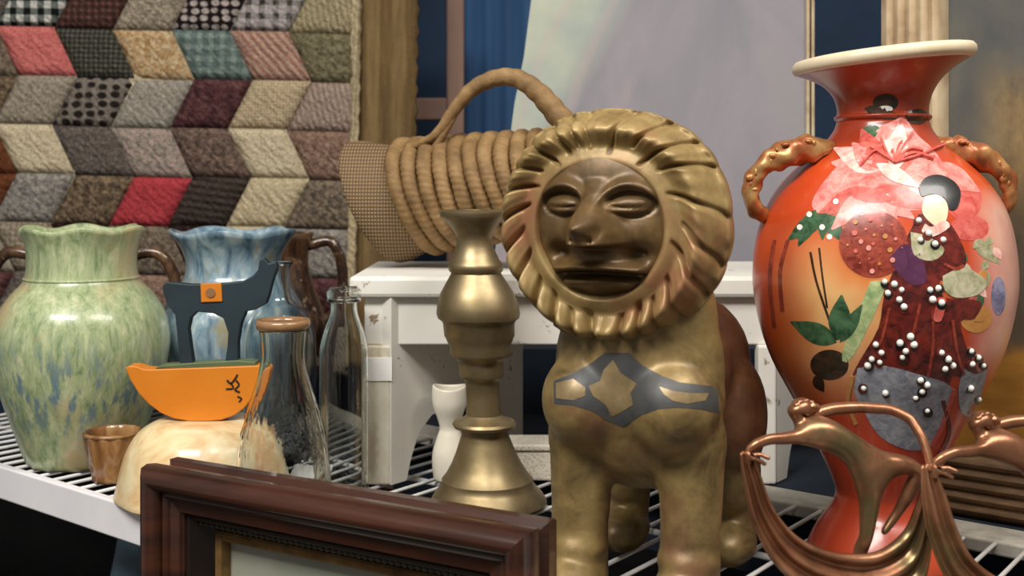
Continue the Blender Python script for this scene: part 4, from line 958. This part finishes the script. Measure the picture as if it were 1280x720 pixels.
def dancer(ox, oy, s, dy0, legs=True):
    X = lambda x: ox+(x-1085)*s; Y_ = lambda y: oy+(y-590)*s; Dd = lambda d: dy0+d
    J = lambda k, x, y, d, r: (k, X(x), Y_(y), Dd(d), r*s)
    ch = [[J('pel', 1086, 588, 0, 25), J('waist', 1069, 563, -.002, 19), J('rib', 1042, 546, -.003, 20), J('chest', 1014, 537, -.004, 19), J('neckb', 1000, 528, -.004, 10), J('neck', 997, 521, -.003, 8), J('head', 989, 513, -.003, 13), J('crown', 1002, 508, -.002, 14), J('bun', 1014, 511, 0, 10)],
          [J('chest', 0, 0, 0, 0), J('shl', 990, 541, -.011, 9), J('ual', 972, 541, -.016, 8), J('ell', 952, 540, -.02, 7), J('fal', 936, 545, -.022, 6.5), J('wrl', 925, 553, -.022, 4.4), J('hal', 922, 562, -.022, 5.5), J('fil', 928, 571, -.023, 3.2)],
          [J('hal', 0, 0, 0, 0), J('fl2', 936, 562, -.026, 3.0), J('fl3', 946, 568, -.027, 2.6)],
          [J('hal', 0, 0, 0, 0), J('fl4', 938, 555, -.027, 2.8), J('fl5', 950, 560, -.029, 2.6)],
          [J('chest', 0, 0, 0, 0), J('shr', 1022, 521, .008, 9), J('uar', 1048, 515, .010, 8.5), J('elr', 1082, 513, .010, 7.5), J('far', 1118, 514, .006, 7), J('fbr', 1138, 523, .0, 6.5), J('wr2', 1148, 545, -.008, 6), J('har', 1151, 566, -.014, 5.5), J('fir', 1150, 582, -.018, 3.4)],
          [J('pel', 0, 0, 0, 0), J('th1', 1085, 616, -.004, 15), J('th2', 1082, 640, -.006, 12), J('kn', 1078, 666, -.008, 9), J('ca', 1072, 686, -.005, 9.5), J('an', 1066, 722, -.004, 5.5), J('he', 1064, 733, -.006, 6.5), J('to', 1050, 738, -.016, 4.5)],
          [J('pel', 0, 0, 0, 0), J('t2a', 1108, 583, .002, 18), J('t2b', 1132, 581, .002, 14.5), J('k2', 1150, 589, .002, 11), J('c2', 1141, 614, .003, 10), J('a2', 1125, 642, .004, 6.5), J('h2', 1116, 654, .003, 6), J('f2', 1103, 668, .0, 4)],
          ]
    if not legs: ch = ch[:5]+[[J('pel', 0, 0, 0, 0), J('th1', 1089, 614, -.004, 21), J('th2', 1086, 640, -.006, 13), J('kn', 1082, 662, -.008, 9.5), J('ca', 1078, 680, -.006, 9), J('an', 1074, 704, -.004, 5), J('he', 1072, 713, -.006, 5.5), J('to', 1060, 720, -.016, 4)], ch[6]]
    return skin(ch, 'pel')
V, Fc = dancer(1085, 590, 1.0, 0); part('dancer', V, Fc, M['copper'], dn)
V, Fc = dancer(1312, 607, 1.0, .002); part('dancer', V, Fc, M['copper'], dn)
def hair(ox, oy, dy0):
    bl = [blob(dp(1003+ox, 507+oy, dy0+.001), (14*dq, 11*dq, 9.5*dq), 16, 12)]
    for i in range(9):
        an = i*.7; bl.append(blob(dp(1004+ox+11*math.cos(an), 507+oy+6.5*math.sin(an), dy0-.004+.0015*math.sin(i)), (5*dq, 4*dq, 4*dq), 10, 8))
    bl.append(blob(dp(1019+ox, 510+oy, dy0), (7*dq, 6*dq, 6*dq), 12, 8)); return remesh(*join(*bl), .0007, 1)
def bust(ox, oy, dy0):
    for bx, by, bd in ((998, 545, -.013), (1012, 548, -.014)):
        yield blob(dp(bx+ox, by+oy, bd+dy0), (7.5*dq, 7.5*dq, 7.0*dq), 12, 8)
for ox, oy, dd in ((0, 0, 0), (227, 17, .002)):
    V, Fc = hair(ox, oy, dd); part('hair', V, Fc, M['copper'], dn)
def swag(upper, lower, folds, amp, n=44, m=30, dy=-.02):
    U = cr(upper, 10); Lw = cr(lower, 10); V = []; Fc = []; nu = len(U)
    for side in (0, 1):
        for i in range(nu):
            t_ = i/(nu-1)
            for j in range(m+1):
                u = j/m; p = U[i]*(1-u)+Lw[i]*u
                dep = p[2]-amp*math.sin(u*PI*folds+.6*math.sin(t_*5))*(.35+.65*math.sin(PI*min(1, t_*1.0)))
                V.append(dp(p[0], p[1], dep+side*.0022))
    Ln = nu*(m+1)
    for i in range(nu-1):
        for j in range(m):
            a = i*(m+1)+j; Fc.append((a, a+1, a+m+2, a+m+1)); Fc.append((Ln+a, Ln+a+m+1, Ln+a+m+2, Ln+a+1))
        a = i*(m+1); Fc.append((a, a+m+1, Ln+a+m+1, Ln+a)); a += m; Fc.append((a, Ln+a, Ln+a+m+1, a+m+1))
    for i in (0, nu-1):
        Fc.append(tuple(i*(m+1)+j for j in range(m+1))+tuple(Ln+i*(m+1)+j for j in range(m, -1, -1)))
    return V, Fc
V, Fc = swag([(929, 552, -.022), (940, 580, -.024), (955, 620, -.026), (985, 655, -.026), (1030, 676, -.022), (1085, 682, -.014), (1125, 664, -.006), (1142, 630, -.006), (1150, 590, -.010)],
             [(916, 556, -.022), (919, 590, -.026), (930, 640, -.030), (958, 690, -.032), (1010, 728, -.028), (1085, 748, -.016), (1145, 728, -.008), (1160, 660, -.008), (1158, 592, -.012)], 5, .0032)
o = part('swag', V, Fc, M['copper'], dn)
V, Fc = swag([(1151, 570, -.018), (1166, 605, -.020), (1178, 645, -.022), (1200, 685, -.022), (1245, 715, -.018), (1300, 722, -.01), (1345, 705, -.006), (1370, 650, -.006), (1376, 600, -.01)],
             [(1140, 574, -.018), (1136, 615, -.024), (1142, 660, -.028), (1168, 715, -.030), (1225, 752, -.026), (1300, 768, -.014), (1365, 750, -.008), (1384, 680, -.008), (1386, 602, -.012)], 4, .0032)
part('swag', V, Fc, M['copper'], dn)
# base plate and stem under the dancers
bz0 = at(0, 742, DY).z; bcx = at(1190, 0, DY).x
V, Fc = lathe([(float(a), float(b_)) for a, b_ in cr([(.050, 0), (.052, .003), (.047, .008), (.03, .012), (.022, .022), (.026, .034), (.05, bz0-SZ-.010), (.072, bz0-SZ-.006), (.073, bz0-SZ-.002), (.07, bz0-SZ)], 4)], (0, 0, 0), 64)
V = [Vector((bcx+p.x*1.25, DY+.002+p.y*.30, SZ+p.z)) for p in V]; part('pedestal', V, Fc, M['copper'], dn)
